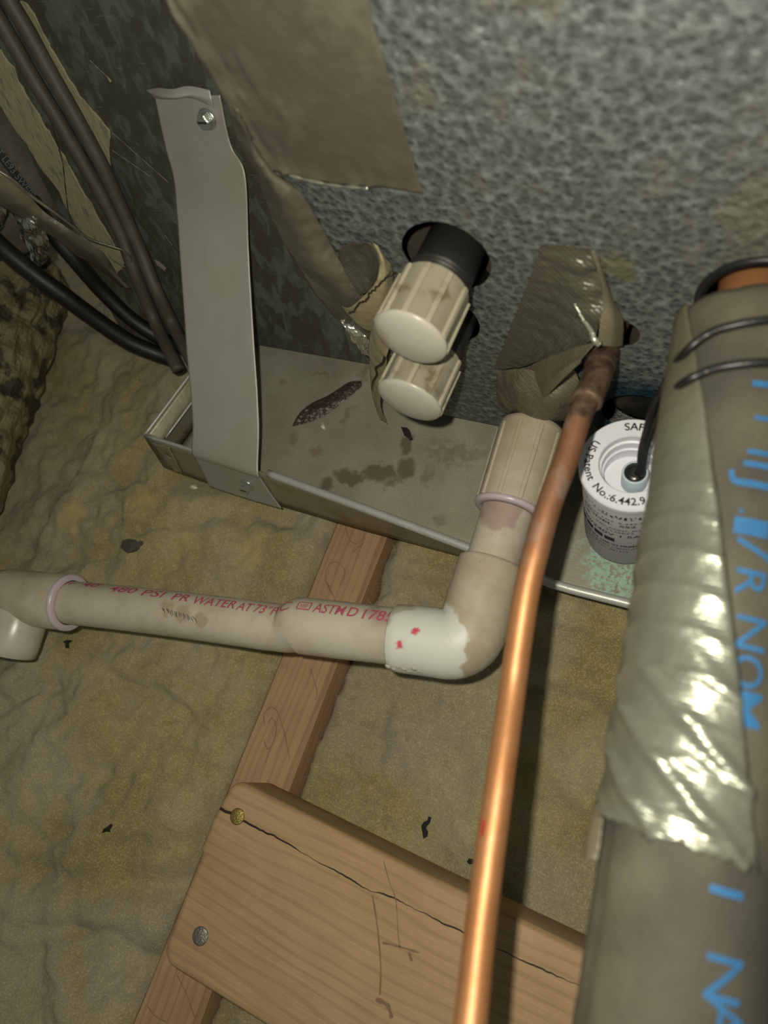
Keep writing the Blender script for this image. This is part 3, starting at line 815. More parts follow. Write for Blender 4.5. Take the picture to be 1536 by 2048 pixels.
# ------------------------------------------------------------------ hanger strap
sp = thing('hanger_strap', (-251, -76, 0), 'bent flat metal strap screwed to the plenum and the pan edge', 'strap')
foldy = wall_y
rows = []
top = [(310, 195), (352, 193), (398, 191), (440, 190)]
rows.append([onPl(p, 2.2) for p in top])
rows.append([onPl(p, 2.4) for p in ((330, 290), (372, 288), (418, 287), (462, 290))])
A0, A1 = onPl((350, 372), 7), onPl((491, 352), 7)
rows.append([A0.lerp(A1, k / 3) for k in range(4)])
def rowpx(pl_, pr, t):
    # slanted middle of the strap, between the bend at the plenum and the pan rim
    Y = A0.y + (-71 - A0.y) * t
    a, b = onY(pl_, Y), onY(pr, Y); return [a.lerp(b, k / 3) for k in range(4)]
R0, R1 = onZ((391, 893), RH + 1), onZ((520, 940), RH + 1)
zA = (A0.z + A1.z) / 2
def rowz(pl_, pr, t):
    z = zA + (RH + 1 - zA) * t
    a, b = onZ(pl_, z), onZ(pr, z); return [a.lerp(b, k / 3) for k in range(4)]
rows.append(rowz((361, 520), (498, 505), .30))
rows.append(rowz((374, 700), (509, 690), .62))
rows.append(rowz((386, 840), (518, 845), .88))
rows.append([V(q.x, foldy(q.x, RH) - .2, RH + 2.6) for q in [R0.lerp(R1, k / 3) for k in range(4)]])
for z, dx0, dx1 in ((17, 0, 0), (7, 0, 1.5), (PZ - 1, -1, 6)):
    rows.append([V(q.x + dx0 + (dx1 - dx0) * (k / 3), foldy(q.x, z) - 1.6, z) for k, q in enumerate([R0.lerp(R1, k / 3) for k in range(4)])])
o = mesh('strap_band', *sheet(rows, 110, 26, lambda u, v, p: .35 * fbm(p * .05)), M['galv'], sp); solid(o, .8)
def screw(P, nrm, r=4.2, par=sp):
    nrm = Vector(nrm).normalized()
    w_ = mesh('screw', *lathe([(.01, 1.2), (r * 1.05, 1.2), (r * 1.3, .7), (r * 1.32, .0), (r * 1.2, -.4)], P, nrm, 30), M['zinc'], par)
    x, y, d = frame(nrm); vs, fs = [], []
    for t, rr in ((1.0, r), (4.6, r), (5.2, r * .86)):
        for k in range(6):
            a = math.pi / 3 * k; vs.append(Vector(P) + d * t + (x * math.cos(a) + y * math.sin(a)) * rr)
    for i in range(2):
        for k in range(6): fs.append((i * 6 + k, i * 6 + (k + 1) % 6, i * 6 + 6 + (k + 1) % 6, i * 6 + 6 + k))
    fs.append(tuple(12 + k for k in range(6)))
    mesh('hex_head', vs, fs, M['zinc'], w_, False)
    a, b = Vector(P) + d * 5.25 - x * r * .7, Vector(P) + d * 5.25 + x * r * .7
    mesh('slot', *ribbon([a, a.lerp(b, .5), b], 1.0, d, .06), M['crack'], w_)
screw(onPl((415, 238), 3.0), NPL, 4.1)
q = onZ((497, 964), 7); screw(V(q.x, foldy(q.x, 7) - 2.2, 7), (0, -1, .25), 3.7)
# folded scrap of metal curling up behind the strap top
cv = [[onPl(p, o_) for p, o_ in zip(((292, 180), (318, 176), (345, 178), (378, 172), (420, 180)), (1.5, 4, 6, 3, 1.5))],
      [onPl(p, o_) for p, o_ in zip(((300, 186), (322, 193), (350, 195), (385, 190), (424, 200)), (3, 7, 8, 5, 3))],
      [onPl(p, o_) for p, o_ in zip(((308, 196), (330, 198), (352, 197), (386, 196), (428, 215)), (2, 3, 3.5, 3, 2.5))]]
o = mesh('curled_lip', *sheet(cv, 12, 30), M['galv'], sp); solid(o, .5)

# ------------------------------------------------------------------ foil tape on the cabinet edge
ft = thing('foil_tape', (-150, -1, 180), 'wide dusty foil tape strip with torn lower edge on the cabinet corner', 'tape')
rows = []
for t in range(7):
    z = 300 - (300 - 184) * t / 6
    l = onY((330, -30), 0).x
    bot = [(545, 345), (610, 332), (660, 350), (730, 368), (790, 372), (848, 386)]
    xs_ = [-177.5, -168, -158, -140, -124, -108.6]
    zz = [187, 190, 186, 184, 184, 182]
    row = []
    for x, zb in zip(xs_, zz):
        zc = 300 + (zb - 300) * t / 6
        y = -.9 if x > -172 else .4
        row.append(V(x, y, zc))
    rows.append(row)
def wr(u, v, p):
    lump = max(0, fbm(V(p.x * .13, p.z * .03, 1.0), 3)) * 4.5 * (1 - v)
    edge = 1.8 * sstep(.9, 1, u) * max(0, fbm(V(p.x * .12, 3, 7)))
    return .25 * fbm(p * .06) + lump * sstep(.6, .2, v) + edge
o = mesh('tape_sheet', *sheet(rows, 70, 46, wr), M['foiltape'], ft); solid(o, .15)
pts = [V(x, -2.2 - .6 * fbm(V(x * .1, 0, 0)), z) for x, z in ((-163, 188.6), (-158, 187.4), (-150, 185.6), (-143, 184.6), (-136, 184.6), (-130, 184.4))]
mesh('bright_torn_edge', *tube(spline(pts, 40), lambda t: .25 + .5 * abs(math.sin(t * 14)), 8), M['foiledge'], ft)

# long loose strip running down the corner
f2 = thing('foil_tape', (-168, -2, 67), 'narrow dusty foil tape strip peeling down the cabinet edge', 'tape')
lft = [(455, 215), (480, 290), (515, 350), (545, 440), (600, 540), (655, 620), (705, 660), (742, 700)]
mid = [(475, 218), (505, 300), (548, 375), (590, 460), (645, 545), (692, 600), (728, 655), (752, 690)]
rgt = [(500, 272), (545, 345), (603, 388), (640, 448), (678, 518), (722, 582), (748, 622), (764, 680)]
dl = [7, 5, 4, 2.5, 2.0, 1.5, 1, 1]; dm = [4, 5, 6, 6, 5, 4, 3, 3]; dr = [1.5, 2, 1.8, 1.2, 1.2, 1.4, 2, 3]
rows = [[onY(a, -p1 + 6), onY(b, -p2), onY(c, -p3)] for a, b, c, p1, p2, p3 in zip(lft, mid, rgt, dl, dm, dr)]
o = mesh('tape_sheet', *sheet(rows, 110, 20, lambda u, v, p: .9 * fbm(p * .07 + V(4, 0, 0), 4) + .4 * fbm(p * .3)), M['foiltape'], f2); solid(o, .15)
# foil crinkles near the lower end
rows = [[onY(p, 2) for p in ((680, 640), (705, 645), (735, 655))], [onY(p, -1) for p in ((695, 665), (722, 672), (742, 680))], [onY(p, 1) for p in ((725, 708), (735, 712), (742, 716))]]
o = mesh('crinkled_end', *sheet(rows, 26, 20, lambda u, v, p: 1.6 * fbm(p * .25, 4)), M['foiledge'], f2, False); solid(o, .12)
# hanging tail that reaches the pan
rows = [[onY((742, 640), -4), onY((760, 640), -9), onY((790, 660), -12)],
        [onY((738, 690), -5), onY((756, 700), -10), onY((775, 705), -13)],
        [onY((740, 740), -5), onY((755, 752), -9), onY((772, 735), -12)],
        [onY((745, 790), -6), onY((754, 800), -9), onY((760, 805), -10)],
        [onY((760, 840), -8), onY((768, 845), -9), onY((775, 850), -10)]]
o = mesh('hanging_tail', *sheet(rows, 40, 14, lambda u, v, p: .6 * fbm(p * .12, 3)), M['tapeback'], f2); solid(o, .2)
ckp = spline([onY(p, -13.5) for p in ((770, 712), (766, 725), (752, 735), (754, 748), (746, 762), (744, 778))], 30)
mesh('torn_gap', *ribbon(ckp, lambda t: 1.6 - 1.1 * t, (0, -1, .3), .4), M['crack'], f2)

# curled loop of tape
f3 = thing('foil_tape', (-148, -8, 130), 'curled grey tape loop with cracked beige underside beside the capped pipe', 'tape')
rows = [[onY((676, 500), -1), onY((700, 486), -2), onY((728, 484), -2.5), onY((752, 492), -2)],
        [onY((680, 520), -1.5), onY((710, 515), -1), onY((735, 515), -1), onY((758, 520), -4)],
        [onY((700, 560), -2.5), onY((722, 560), -2), onY((742, 556), -2), onY((758, 552), -7)],
        [onY((720, 590), -4), onY((735, 585), -4), onY((748, 578), -6), onY((752, 572), -9)]]
o = mesh('loop_inside', *sheet(rows, 36, 24, lambda u, v, p: .5 * fbm(V(p.x * .3, p.y, p.z * .08))), M['greytape'], f3); solid(o, .2)
rows = [[onY((745, 484), -1.5), onY((757, 495), -3), onY((772, 518), -2)],
        [onY((757, 510), -5), onY((766, 520), -7), onY((783, 530), -2)],
        [onY((757, 550), -9), onY((772, 555), -8), onY((786, 555), -2)],
        [onY((740, 580), -10), onY((765, 590), -9), onY((785, 590), -3)],
        [onY((700, 615), -9), onY((745, 630), -9), onY((765, 640), -5)],
        [onY((684, 612), -6), onY((712, 648), -6), onY((742, 665), -4)]]
o = mesh('loop_outside', *sheet(rows, 44, 18, lambda u, v, p: .35 * fbm(p * .2)), M['tapeback'], f3); solid(o, .2)
ckp = spline([onY(p, -11.5) for p in ((785, 540), (772, 555), (755, 572), (738, 588), (733, 600), (720, 605), (708, 620), (697, 626))], 60)
ckp = [p + V(.7 * fbm(p * .6), 0, .7 * fbm(p * .6 + V(5, 0, 0))) for p in ckp]
mesh('torn_gap', *ribbon(ckp, lambda t: .3 + 1.8 * t * (1.15 - t), (0, -1, .4), .3), M['crack'], f3)

# ------------------------------------------------------------------ threaded caps
def pipe_cap(F0, F1, label, ln=30, r=17.2, nrib=10, rot=0.3):
    d = (F1 - F0).normalized(); P = F1 - d * ln
    t = thing('pipe_cap', P, label, 'pipe cap', 'white caps on the black drain stubs')
    body = mesh('cap_body', *lathe([(r - 3.2, 2), (r - 3.2, -.0), (r - .3, -.2), (r, .5), (r, ln - 1.5), (r + .4, ln - 1.0)], P, d, 60), M['cap'], t)
    sharp(body, 40)
    face = mesh('cap_face', *lathe([(r + .1, ln - 2.2), (r + .7, ln - 1.6), (r + .75, ln - .9), (r + .3, ln - .2), (r * .9, ln + .7), (r * .66, ln + 1.7), (r * .36, ln + 2.4), (.01, ln + 2.6)], P, d, 60), M['capface'], t)
    x, y, d = frame(d)
    for k in range(nrib):
        a = rot + 2 * math.pi * k / nrib
        rad = x * math.cos(a) + y * math.sin(a); tan = d.cross(rad)
        vs = []
        for s_, q in ((0.6, .5), (ln - 1.2, 1.0)):
            for wd, h in ((-1.6, -.4), (-1.1, 1.1), (1.1, 1.1), (1.6, -.4)):
                vs.append(P + d * s_ + rad * (r + h * (.9 if s_ < 1 else 1.15)) + tan * wd)
        o = mesh('grip_rib', vs, [(0, 1, 5, 4), (1, 2, 6, 5), (2, 3, 7, 6), (0, 3, 2, 1), (4, 5, 6, 7)], M['cap'], t, False)
        bevel(o, .35, 2, 30)
    return t
cp = pipe_cap(U0, U1, 'white ribbed pipe cap on the higher black stub, overlapping another cap', 26, 14.9, 10, .25)
cp2 = pipe_cap(Lo0, Lo1, 'white ribbed pipe cap close above the pan bottom, half hidden under another cap', 26, 15.0, 10, .1)

# ------------------------------------------------------------------ white drain line
dl_ = thing('drain_line', (-75, -140, 20), 'white plastic drain line with elbow and bent printed pipe', 'pipe')
AX = V(-76.5, 0, 38); AD = V(.028, -1, 0).normalized()
def ax(s_): return AX + AD * s_
# threaded adapter
r = 17.6
ad = mesh('threaded_adapter', *lathe([(13.8, 14), (r - 1.2, 13.6), (r - .2, 14.6), (r, 17), (r - .8, 58), (r - .6, 60)], AX, AD, 60), M['adapter'], dl_); sharp(ad, 45)
rg = mesh('glue_ring', *lathe([(r - .6, 59.6), (r + .3, 60.2), (r + .4, 61.6), (r - .4, 62.6), (13.6, 62.9), (13.2, 61.5)], AX, AD, 60), M['lav'], ad)
x_, y_, d_ = frame(AD)
for k in range(10):
    a = .5 + 2 * math.pi * k / 10
    rad = x_ * math.cos(a) + y_ * math.sin(a); tan = d_.cross(rad); vs = []
    for s_ in (18, 59.5):
        for wd, h in ((-1.5, -.8), (-.9, .7), (.9, .7), (1.5, -.8)):
            vs.append(AX + AD * s_ + rad * (r + h - (.7 if s_ > 30 else 0)) + tan * wd)
    o = mesh('grip_rib', vs, [(0, 1, 5, 4), (1, 2, 6, 5), (2, 3, 7, 6), (0, 3, 2, 1), (4, 5, 6, 7)], M['adapter'], ad, False); bevel(o, .4, 2, 30)
mesh('short_pipe', *lathe([(13.35, 50), (13.35, 110)], AX, AD, 48), M['pvc'], dl_)
# elbow: hub towards the cabinet, rounded corner, hub towards the long pipe
EC = ax(134.0)
PD = V(-1, -.205, 0.0).normalized()
er = 16.9
def elbow_mesh():
    path = [ax(91), ax(91.6), ax(93), ax(112)]
    k0, k1 = ax(118), EC + PD * 15
    for i in range(1, 12):
        t = i / 12
        path.append((1 - t) ** 2 * k0 + 2 * t * (1 - t) * (EC + AD * 1.5 - PD * 1.5) + t * t * k1)
    path += [EC + PD * 18, EC + PD * 32, EC + PD * 36.2, EC + PD * 37]
    n = len(path)
    def rad(t):
        i = round(t * (n - 1))
        if i in (0, n - 1): return er - 1.0
        if i in (1, n - 2): return er - .3
        b = sstep(3, 8, i) * (1 - sstep(n - 9, n - 4, i))
        return er + .7 * b
    return tube(path, rad, 48, True)
eb = mesh('elbow_fitting', *elbow_mesh(), M['elbow'], dl_); sharp(eb, 50)
# dried glue beads under the elbow
for i in range(7):
    s_ = 33 - i * 2.6; an = math.radians(70 + 6 * math.sin(i * 2.1))
    q = EC + PD * s_ + (V(0, 0, 1) * math.cos(an) + V(0, -1, 0) * math.sin(an)) * (er - .4)
    mesh('glue_bead', *lathe([(.01, -.6), (1.4, -.3), (1.7 + .4 * math.sin(i * 3), .3), (1.0, .8), (.01, 1.0)], q, (-.1, -math.sin(an), math.cos(an)), 10), M['capface'], eb)
# long bent pipe with the belled end towards the elbow
KX = -164.0
def pipe_pt(x):
    s_ = (EC.x - x) / -PD.x
    p = EC + PD * s_
    b = sstep(KX - 5, KX + 5, x)
    return V(x, p.y + 2.4 * b - 2.0 + .9 * math.sin((x + 320) / 150 * math.pi) * (1 - b), p.z + 1.6 * b - .6)
def pipe_r(x):
    b = sstep(KX - 5, KX + 6, x); return 12.8 + 1.9 * b - .5 * sstep(KX + 22, KX + 50, x) - .35 * math.exp(-((x - KX + 6) / 5) ** 2)
xsP = [-340 + (-100 + 340) * k / 160 for k in range(161)]
pp = [pipe_pt(x) for x in xsP]
bp = mesh('printed_pipe', *tube(pp, lambda t: pipe_r(-340 + 240 * t), 48), M['pvc'], dl_)
TT = math.radians(33)
def on_pipe(x, v, lift=.18, a0=TT):
    c = pipe_pt(x); t = (pipe_pt(x + 1) - pipe_pt(x - 1)).normalized()
    up = (V(0, 0, 1) - t * t.z).normalized(); bk = up.cross(t).normalized()
    if bk.y < 0: bk = -bk
    rr = pipe_r(x); a = a0 + v / rr
    return c + (up * math.cos(a) + bk * math.sin(a)) * (rr + lift)
def px_x(px_):
    # pipe position under a pixel column of the printed line
    q = onZ(px_, 49); return q.x
def pipe_text(s_, pa, pb, h=5.6, a=TT, ital=0.0, bold=.12):
    xa, xb = px_x(pa), px_x(pb)
    text_mesh('printed_text', s_, lambda u, v: on_pipe(xa + u, v - h * .5, .15, a), xb - xa, h, M['print'], bp, bold, ital)
for s_, pa, pb, h, dg in (('SCH', (108, 1165), (142, 1166), 4.6, 52), ('40', (162, 1170), (192, 1176), 4.6, 52), ('480', (216, 1184), (268, 1192), 5.2, 44), ('PSI', (281, 1195), (325, 1202), 5.4, 41), ('PR', (342, 1205), (374, 1212), 5.6, 38), ('WATER', (384, 1212), (465, 1232), 5.8, 35),
                       ('AT', (470, 1230), (500, 1234), 5.8, 33), ('73\u00b0F', (505, 1234), (550, 1240), 5.8, 33), ('PVC', (553, 1238), (585, 1242), 5.6, 33), ('ASTM', (628, 1240), (695, 1236), 6.2, 32), ('D', (702, 1233), (722, 1235), 6.2, 32), ('1785', (732, 1236), (794, 1240), 6.4, 31)):
    pipe_text(s_, pa, pb, h, math.radians(dg), .1)
# boxed certification mark between the words
xa, xb = px_x((596, 1236)), px_x((624, 1232))
for (u0, v0, u1, v1) in ((xa, -2.4, xb, -2.4), (xa, 2.4, xb, 2.4), (xa, -2.4, xa, 2.4), (xb, -2.4, xb, 2.4)):
    pts = [(u0 + (u1 - u0) * k / 10, v0 + (v1 - v0) * k / 10) for k in range(11)]
    vs = []
    for (u, v) in pts:
        du, dv = (0, .35) if u0 != u1 else (.35, 0)
        vs += [on_pipe(u - du, v - dv, .15), on_pipe(u + du, v + dv, .15)]
    mesh('printed_frame', vs, [(2 * k, 2 * k + 1, 2 * k + 3, 2 * k + 2) for k in range(10)], M['print'], bp)
text_mesh('printed_text', 'NSF', lambda u, v: on_pipe(xa + 1.4 + u, v - 1.5, .15), xb - xa - 2.8, 2.6, M['print'], bp, .15)
# scuffed scar on the pipe
rnd = random.Random(4)
for k in range(26):
    t = k / 25
    x0 = px_x((330 + 60 * t, 1205 + 32 * t)); v0 = -6.8 - 3.2 * t + rnd.uniform(-.5, .5); l = rnd.uniform(1.2, 3.4)
    pts = [on_pipe(x0 + q * 1.4, v0 - q * l, .12) for q in (0, .35, .7, 1)]
    mesh('scuff_mark', *ribbon(pts, .28, (0, .3, 1), .05), M['galv'] if k % 3 == 0 else M['ink'], bp)
# fitting at the far end of the pipe
FE = pipe_pt(-336)
ts = (pipe_pt(-330) - pipe_pt(-322)).normalized()
F0_ = pipe_pt(px_x((105, 1200)) + 1)
cp_ = mesh('end_fitting', *lathe([(13.3, -1), (16.0, -1.2), (16.6, -.4), (16.6, 22), (17.2, 30), (17.4, 44), (16, 56), (.01, 62)], F0_, ts, 48), M['adapter'], dl_)
mesh('glue_ring', *lathe([(13.3, -1.6), (15.8, -1.9), (16.9, -1.2), (17.0, .6), (16.5, 1.4)], F0_, ts, 48), M['lav'], cp_)
q = F0_ + ts * 34 + V(0, -8, -2)
mesh('branch_hub', *lathe([(13, -6), (16.6, 0), (16.8, 20), (16.2, 26), (15, 26.4), (13.4, 25)], q, (.06, -1, -.15), 40), M['capface'], cp_)

# ------------------------------------------------------------------ copper liquid line
cl = thing('copper_pipe', (-38, -10, 105), 'thin bare copper pipe crossing in front of the white elbow', 'pipe')
cpx = [((1226, 668), 290), ((1212, 690), 284), ((1203, 720), 279), ((1190, 765), 271), ((1160, 832), 263), ((1133, 917), 257), ((1100, 1005), 251), ((1075, 1093), 247), ((1054, 1181), 244), ((1036, 1298), 240), ((1024, 1386), 236), ((1000, 1560), 221), ((965, 1821), 203), ((941, 2048), 189), ((912, 2330), 172), ((885, 2640), 158)]
cpts = [V(-38, 18, 110)] + [dep(p, t) for p, t in cpx]
path = spline(cpts, 260)
mesh('tube_run', *tube(path, 4.76, 28), M['copper'], cl)
i0 = min(range(260), key=lambda i: (path[i] - dep((1203, 715), 279)).length)
i1 = min(range(260), key=lambda i: (path[i] - dep((1172, 806), 265)).length)
seg = spline(path[i0 - 8:i1 + 1:2], 40)
mesh('brazed_coupling', *tube(seg, lambda t: 5.9 + (.35 if .4 < t < .46 or t > .93 else 0) - (.5 if t > .985 else 0), 28), M['copper'], cl)
im = min(range(4, 256), key=lambda i: (path[i] - dep((985, 1668), 213)).length)
vs = []
for k in (-1, 0, 1):
    c = path[im] + (path[im + 3] - path[im - 3]).normalized() * k * 2.4
    t_ = (path[im + 3] - path[im - 3]).normalized(); up_ = (CAM - c); up_ = (up_ - t_ * up_.dot(t_)).normalized(); sd_ = t_.cross(up_)
    if sd_.dot(ROWS[0]) > 0: sd_ = -sd_
    for a in (.55, .72, .9): vs.append(c + (up_ * math.cos(a) + sd_ * math.sin(a)) * 4.86)
mesh('red_mark', vs, [(r0 * 3 + k, r0 * 3 + k + 1, r0 * 3 + k + 4, r0 * 3 + k + 3) for r0 in range(2) for k in range(2)], M['red'], cl)

# ------------------------------------------------------------------ duct tape patches round the copper pipe
t1 = thing('duct_tape_patch', (-60, -4, 120), 'wrinkled grey duct tape patch stuck to the panel beside the copper pipe', 'tape')
rows = [[onY((1080, 497), -.8), onY((1112, 490), -1), onY((1150, 492), -1), onY((1182, 497), -1)],
        [onY((1058, 560), -.8), onY((1105, 560), -2), onY((1160, 562), -4), onY((1202, 570), -3)],
        [onY((1035, 620), -.8), onY((1090, 622), -2.5), onY((1160, 625), -8), onY((1206, 620), -8)],
        [onY((1012, 680), -.8), onY((1070, 680), -3), onY((1140, 676), -9), onY((1188, 672), -14)],
        [onY((988, 738), -1.2), onY((1040, 735), -4), onY((1095, 715), -10), onY((1172, 688), -15)]]
def wr1(u, v, p):
    return .9 * math.sin((p.z * .62 + v * 2.2 * (u - .4) + 1.5 * fbm(p * .05))) * v * (1.1 - u) + .5 * fbm(V(p.x * .05, p.y, p.z * .35)) * sstep(0, .2, v)
o = mesh('tape_sheet', *sheet(rows, 90, 60, wr1), M['greytape'], t1); solid(o, .2)
rows = [[onY((1046, 738), -5), onY((1095, 715), -10.5), onY((1150, 695), -15), onY((1192, 684), -17)],
        [onY((1052, 760), -8), onY((1092, 742), -15), onY((1136, 722), -19), onY((1176, 702), -20)],
        [onY((1062, 790), -10), onY((1090, 768), -18), onY((1120, 745), -22), onY((1164, 716), -22)],
        [onY((1070, 811), -12), onY((1095, 790), -19), onY((1118, 766), -23), onY((1160, 726), -23)]]
o = mesh('folded_flap', *sheet(rows, 40, 40, lambda u, v, p: .3 * fbm(p * .1)), M['dusttape'], t1); solid(o, .25)
rows = [[onY((1182, 500), -1), onY((1190, 505), -1), onY((1196, 515), -1)],
        [onY((1204, 580), -4), onY((1216, 585), -3), onY((1226, 598), -1.2)],
        [onY((1200, 640), -10), onY((1226, 640), -8), onY((1246, 640), -3)],
        [onY((1196, 690), -15), onY((1225, 694), -12), onY((1245, 692), -6)]]
o = mesh('side_flap', *sheet(rows, 36, 20, lambda u, v, p: .2 * fbm(p * .1)), M['dusttape'], t1); solid(o, .25)
pts = spline([onY(p, y) for p, y in (((1150, 608), -7.5), ((1160, 628), -10), ((1172, 648), -13), ((1182, 662), -16), ((1190, 680), -19), ((1198, 688), -19))], 40)
mesh('crumpled_ridge', *tube([p + V(.6 * fbm(p * .5), 0, .6 * fbm(p * .5 + V(4, 4, 4))) for p in pts], lambda t: .3 + 1.1 * t, 8), M['ducttape'], t1)
t2 = thing('duct_tape_patch', (-90, -8, 40), 'ribbed grey duct tape wrapped over the drain connection, below another patch', 'tape')
rows = [[onY((996, 742), -2), onY((1030, 738), -6), onY((1052, 738), -9), onY((1090, 745), -10), onY((1150, 740), -8)],
        [onY((994, 780), -2), onY((1026, 784), -13), onY((1062, 800), -17), onY((1110, 795), -17), onY((1165, 780), -10)],
        [onY((1000, 815), -2), onY((1032, 828), -11), onY((1068, 836), -16), onY((1115, 828), -16), onY((1172, 812), -9)],
        [onY((1018, 834), -2), onY((1044, 843), -7), onY((1075, 847), -10), onY((1120, 842), -10), onY((1175, 830), -6)]]
o = mesh('tape_sheet', *sheet(rows, 50, 60, lambda u, v, p: .35 * math.sin(p.z * 2.6 + p.x * .3) * (1 - v) + .5 * fbm(p * .14)), M['dusttape'], t2); solid(o, .25)

# ------------------------------------------------------------------ insulated suction line
T0 = V(7.5, 0, 143.0); TD = V(.103, -1, -.018).normalized(); TR = 22.6
sl = thing('insulated_line', (20, -120, 120), 'thick foam-insulated refrigerant line with blue print and silver duct tape', 'pipe')
mesh('copper_core', *tube([T0 - TD * 60, T0 + TD * 10, T0 + TD * 80], 11.1, 36), M['core'], sl)
fx, fy, _ = frame(TD)
upv = V(0, 0, 1); tx = TD.cross(upv).normalized()          # tx points left of the line
if tx.x > 0: tx = -tx
tu = tx.cross(TD).normalized()
if tu.z < 0: tu = -tu
def on_t(s_, a, lift=0.0):                                  # a = 0 on top of the line, positive towards its left side
    return T0 + TD * s_ + (tu * math.cos(a) + tx * math.sin(a)) * (TR + lift)
def onTube(p, lift=0.0):
    d = ray(p).normalized(); R_ = TR + lift
    oc = CAM - T0; dp_ = d - TD * d.dot(TD); op = oc - TD * oc.dot(TD)
    A, B, Cc = dp_.dot(dp_), 2 * dp_.dot(op), op.dot(op) - R_ * R_
    D = B * B - 4 * A * Cc
    if D < 0: D = 0
    q = CAM + d * ((-B - math.sqrt(D)) / (2 * A))
    v = q - T0; return v.dot(TD), math.atan2(v.dot(tx), v.dot(tu))
ns, na = 150, 64
vs, fs = [], []
for i in range(ns):
    s_ = 11 + 420 * i / (ns - 1)
    for k in range(na):
        a = 2 * math.pi * k / na
        q = on_t(s_, a)
        lf = .5 * fbm(q * .03) + .25 * fbm(q * .12) - 1.2 * math.exp(-((a - 1.15) / .05) ** 2) * sstep(150, 175, s_)
        if i == 0: lf -= 1.0
        vs.append(on_t(s_ + (1.6 * fbm(V(math.cos(a), math.sin(a), 2)) if i < 2 else 0), a, lf))
for i in range(ns - 1):
    for k in range(na): fs.append((i * na + k, i * na + (k + 1) % na, (i + 1) * na + (k + 1) % na, (i + 1) * na + k))
b0 = len(vs)
for k in range(na): vs.append(T0 + TD * 12 + (vs[k] - T0 - TD * 11).normalized() * 11.6)
for k in range(na): fs.append((k, (k + 1) % na, b0 + (k + 1) % na, b0 + k))
fo = mesh('foam_sleeve', vs, fs, M['foam'], sl)
# silver tape laid along the left of the sleeve
bord = [(1376, 610), (1395, 720), (1412, 820), (1425, 920), (1440, 1020), (1450, 1110), (1466, 1240), (1480, 1360), (1492, 1500), (1504, 1620), (1515, 1742)]
bsa = [onTube(p, .5) for p in bord]
nu, nv = 150, 56
vs = []
s0_, s1_ = bsa[0][0], bsa[-1][0]
for i in range(nu):
    t = i / (nu - 1)
    s_, a1 = None, None
    sv = s0_ + (s1_ - s0_) * t
    for k in range(len(bsa) - 1):
        if bsa[k][0] <= sv <= bsa[k + 1][0] + 1e-6:
            f = (sv - bsa[k][0]) / (bsa[k + 1][0] - bsa[k][0]); a1 = bsa[k][1] + (bsa[k + 1][1] - bsa[k][1]) * f
    if a1 is None: a1 = bsa[-1][1]
    a2 = 2.45
    for j in range(nv):
        v = j / (nv - 1)
        a = a1 + (a2 - a1) * v
        q = on_t(sv, a)
        ss = sv + (1.5 * fbm(V(a * 3, 0, 4)) + 2.0 * fbm(V(a * 9, 1, 4)) - 3 * v) * sstep(.95, 1, t)
        ring = max(0, math.sin(sv * .55 + 1.6 * math.sin(a * 2.0) + 2 * fbm(V(sv * .02, a, 0)))) ** 3
        mid = sstep(.30, .55, t)
        lf = 1.5 + .9 * ring * mid * (1 - .4 * v) + .5 * fbm(q * .06 + V(3, 3, 3))
        dg = (sv - s1_) + 26 * (a - a1)                    # diagonal puckers near the loose end
        lf += 1.8 * sstep(.62, .9, t) * max(0, math.sin(dg * .30)) ** 2 * (1 - sstep(.5, .9, v))
        if j == 0: lf = .8
        vs.append(on_t(ss, a, lf))
fs = [(i * nv + j, i * nv + j + 1, (i + 1) * nv + j + 1, (i + 1) * nv + j) for i in range(nu - 1) for j in range(nv - 1)]
tp_m = NT('silver_tape_dusty_at_the_wall')
s_ = tp_m; yy = s_.sep()[1]
c = s_.mix(s_.noise(16, 4), rgb(120, 122, 108), rgb(140, 142, 127))
dz = s_.rng(s_.math('ADD', yy, s_.math('MULTIPLY', s_.noise(30, 5), 60)), -78, -8)
c = s_.mix(dz, c, rgb(88, 84, 65))
wv = s_.n.new('ShaderNodeTexWave'); wv.bands_direction = 'Y'; wv.inputs['Scale'].default_value = .22; s_.l.new(s_.mm, wv.inputs[0])
mt = s_.done(c, s_.rng(dz, 0, 1, .33, .7), s_.rng(dz, 0, 1, .55, .05), s_.bump(s_.math('ADD', s_.noise(7, 4), s_.math('MULTIPLY', wv.outputs[1], .12)), .5))
o = mesh('duct_tape_wrap', vs, fs, mt, sl); solid(o, .25)
# loose corner of tape
e = onTube((1205, 1690), .5)
rows = [[on_t(e[0] - 12, e[1] + .1, 1), on_t(e[0] - 10, e[1] + .35, 3), V(0, 0, 0)], [on_t(e[0], e[1], 1.2), on_t(e[0] + 1, e[1] + .2, 4), V(0, 0, 0)], [on_t(e[0] + 4, e[1], 1.2), on_t(e[0] + 5, e[1] + .15, 4), V(0, 0, 0)]]
ends = [dep((1196, 1600), 206), dep((1178, 1680), 202), dep((1172, 1708), 201)]
for r_0, q in zip(rows, ends): r_0[2] = q
o = mesh('loose_corner', *sheet(rows, 14, 12), M['dusttape'], sl); solid(o, .25)
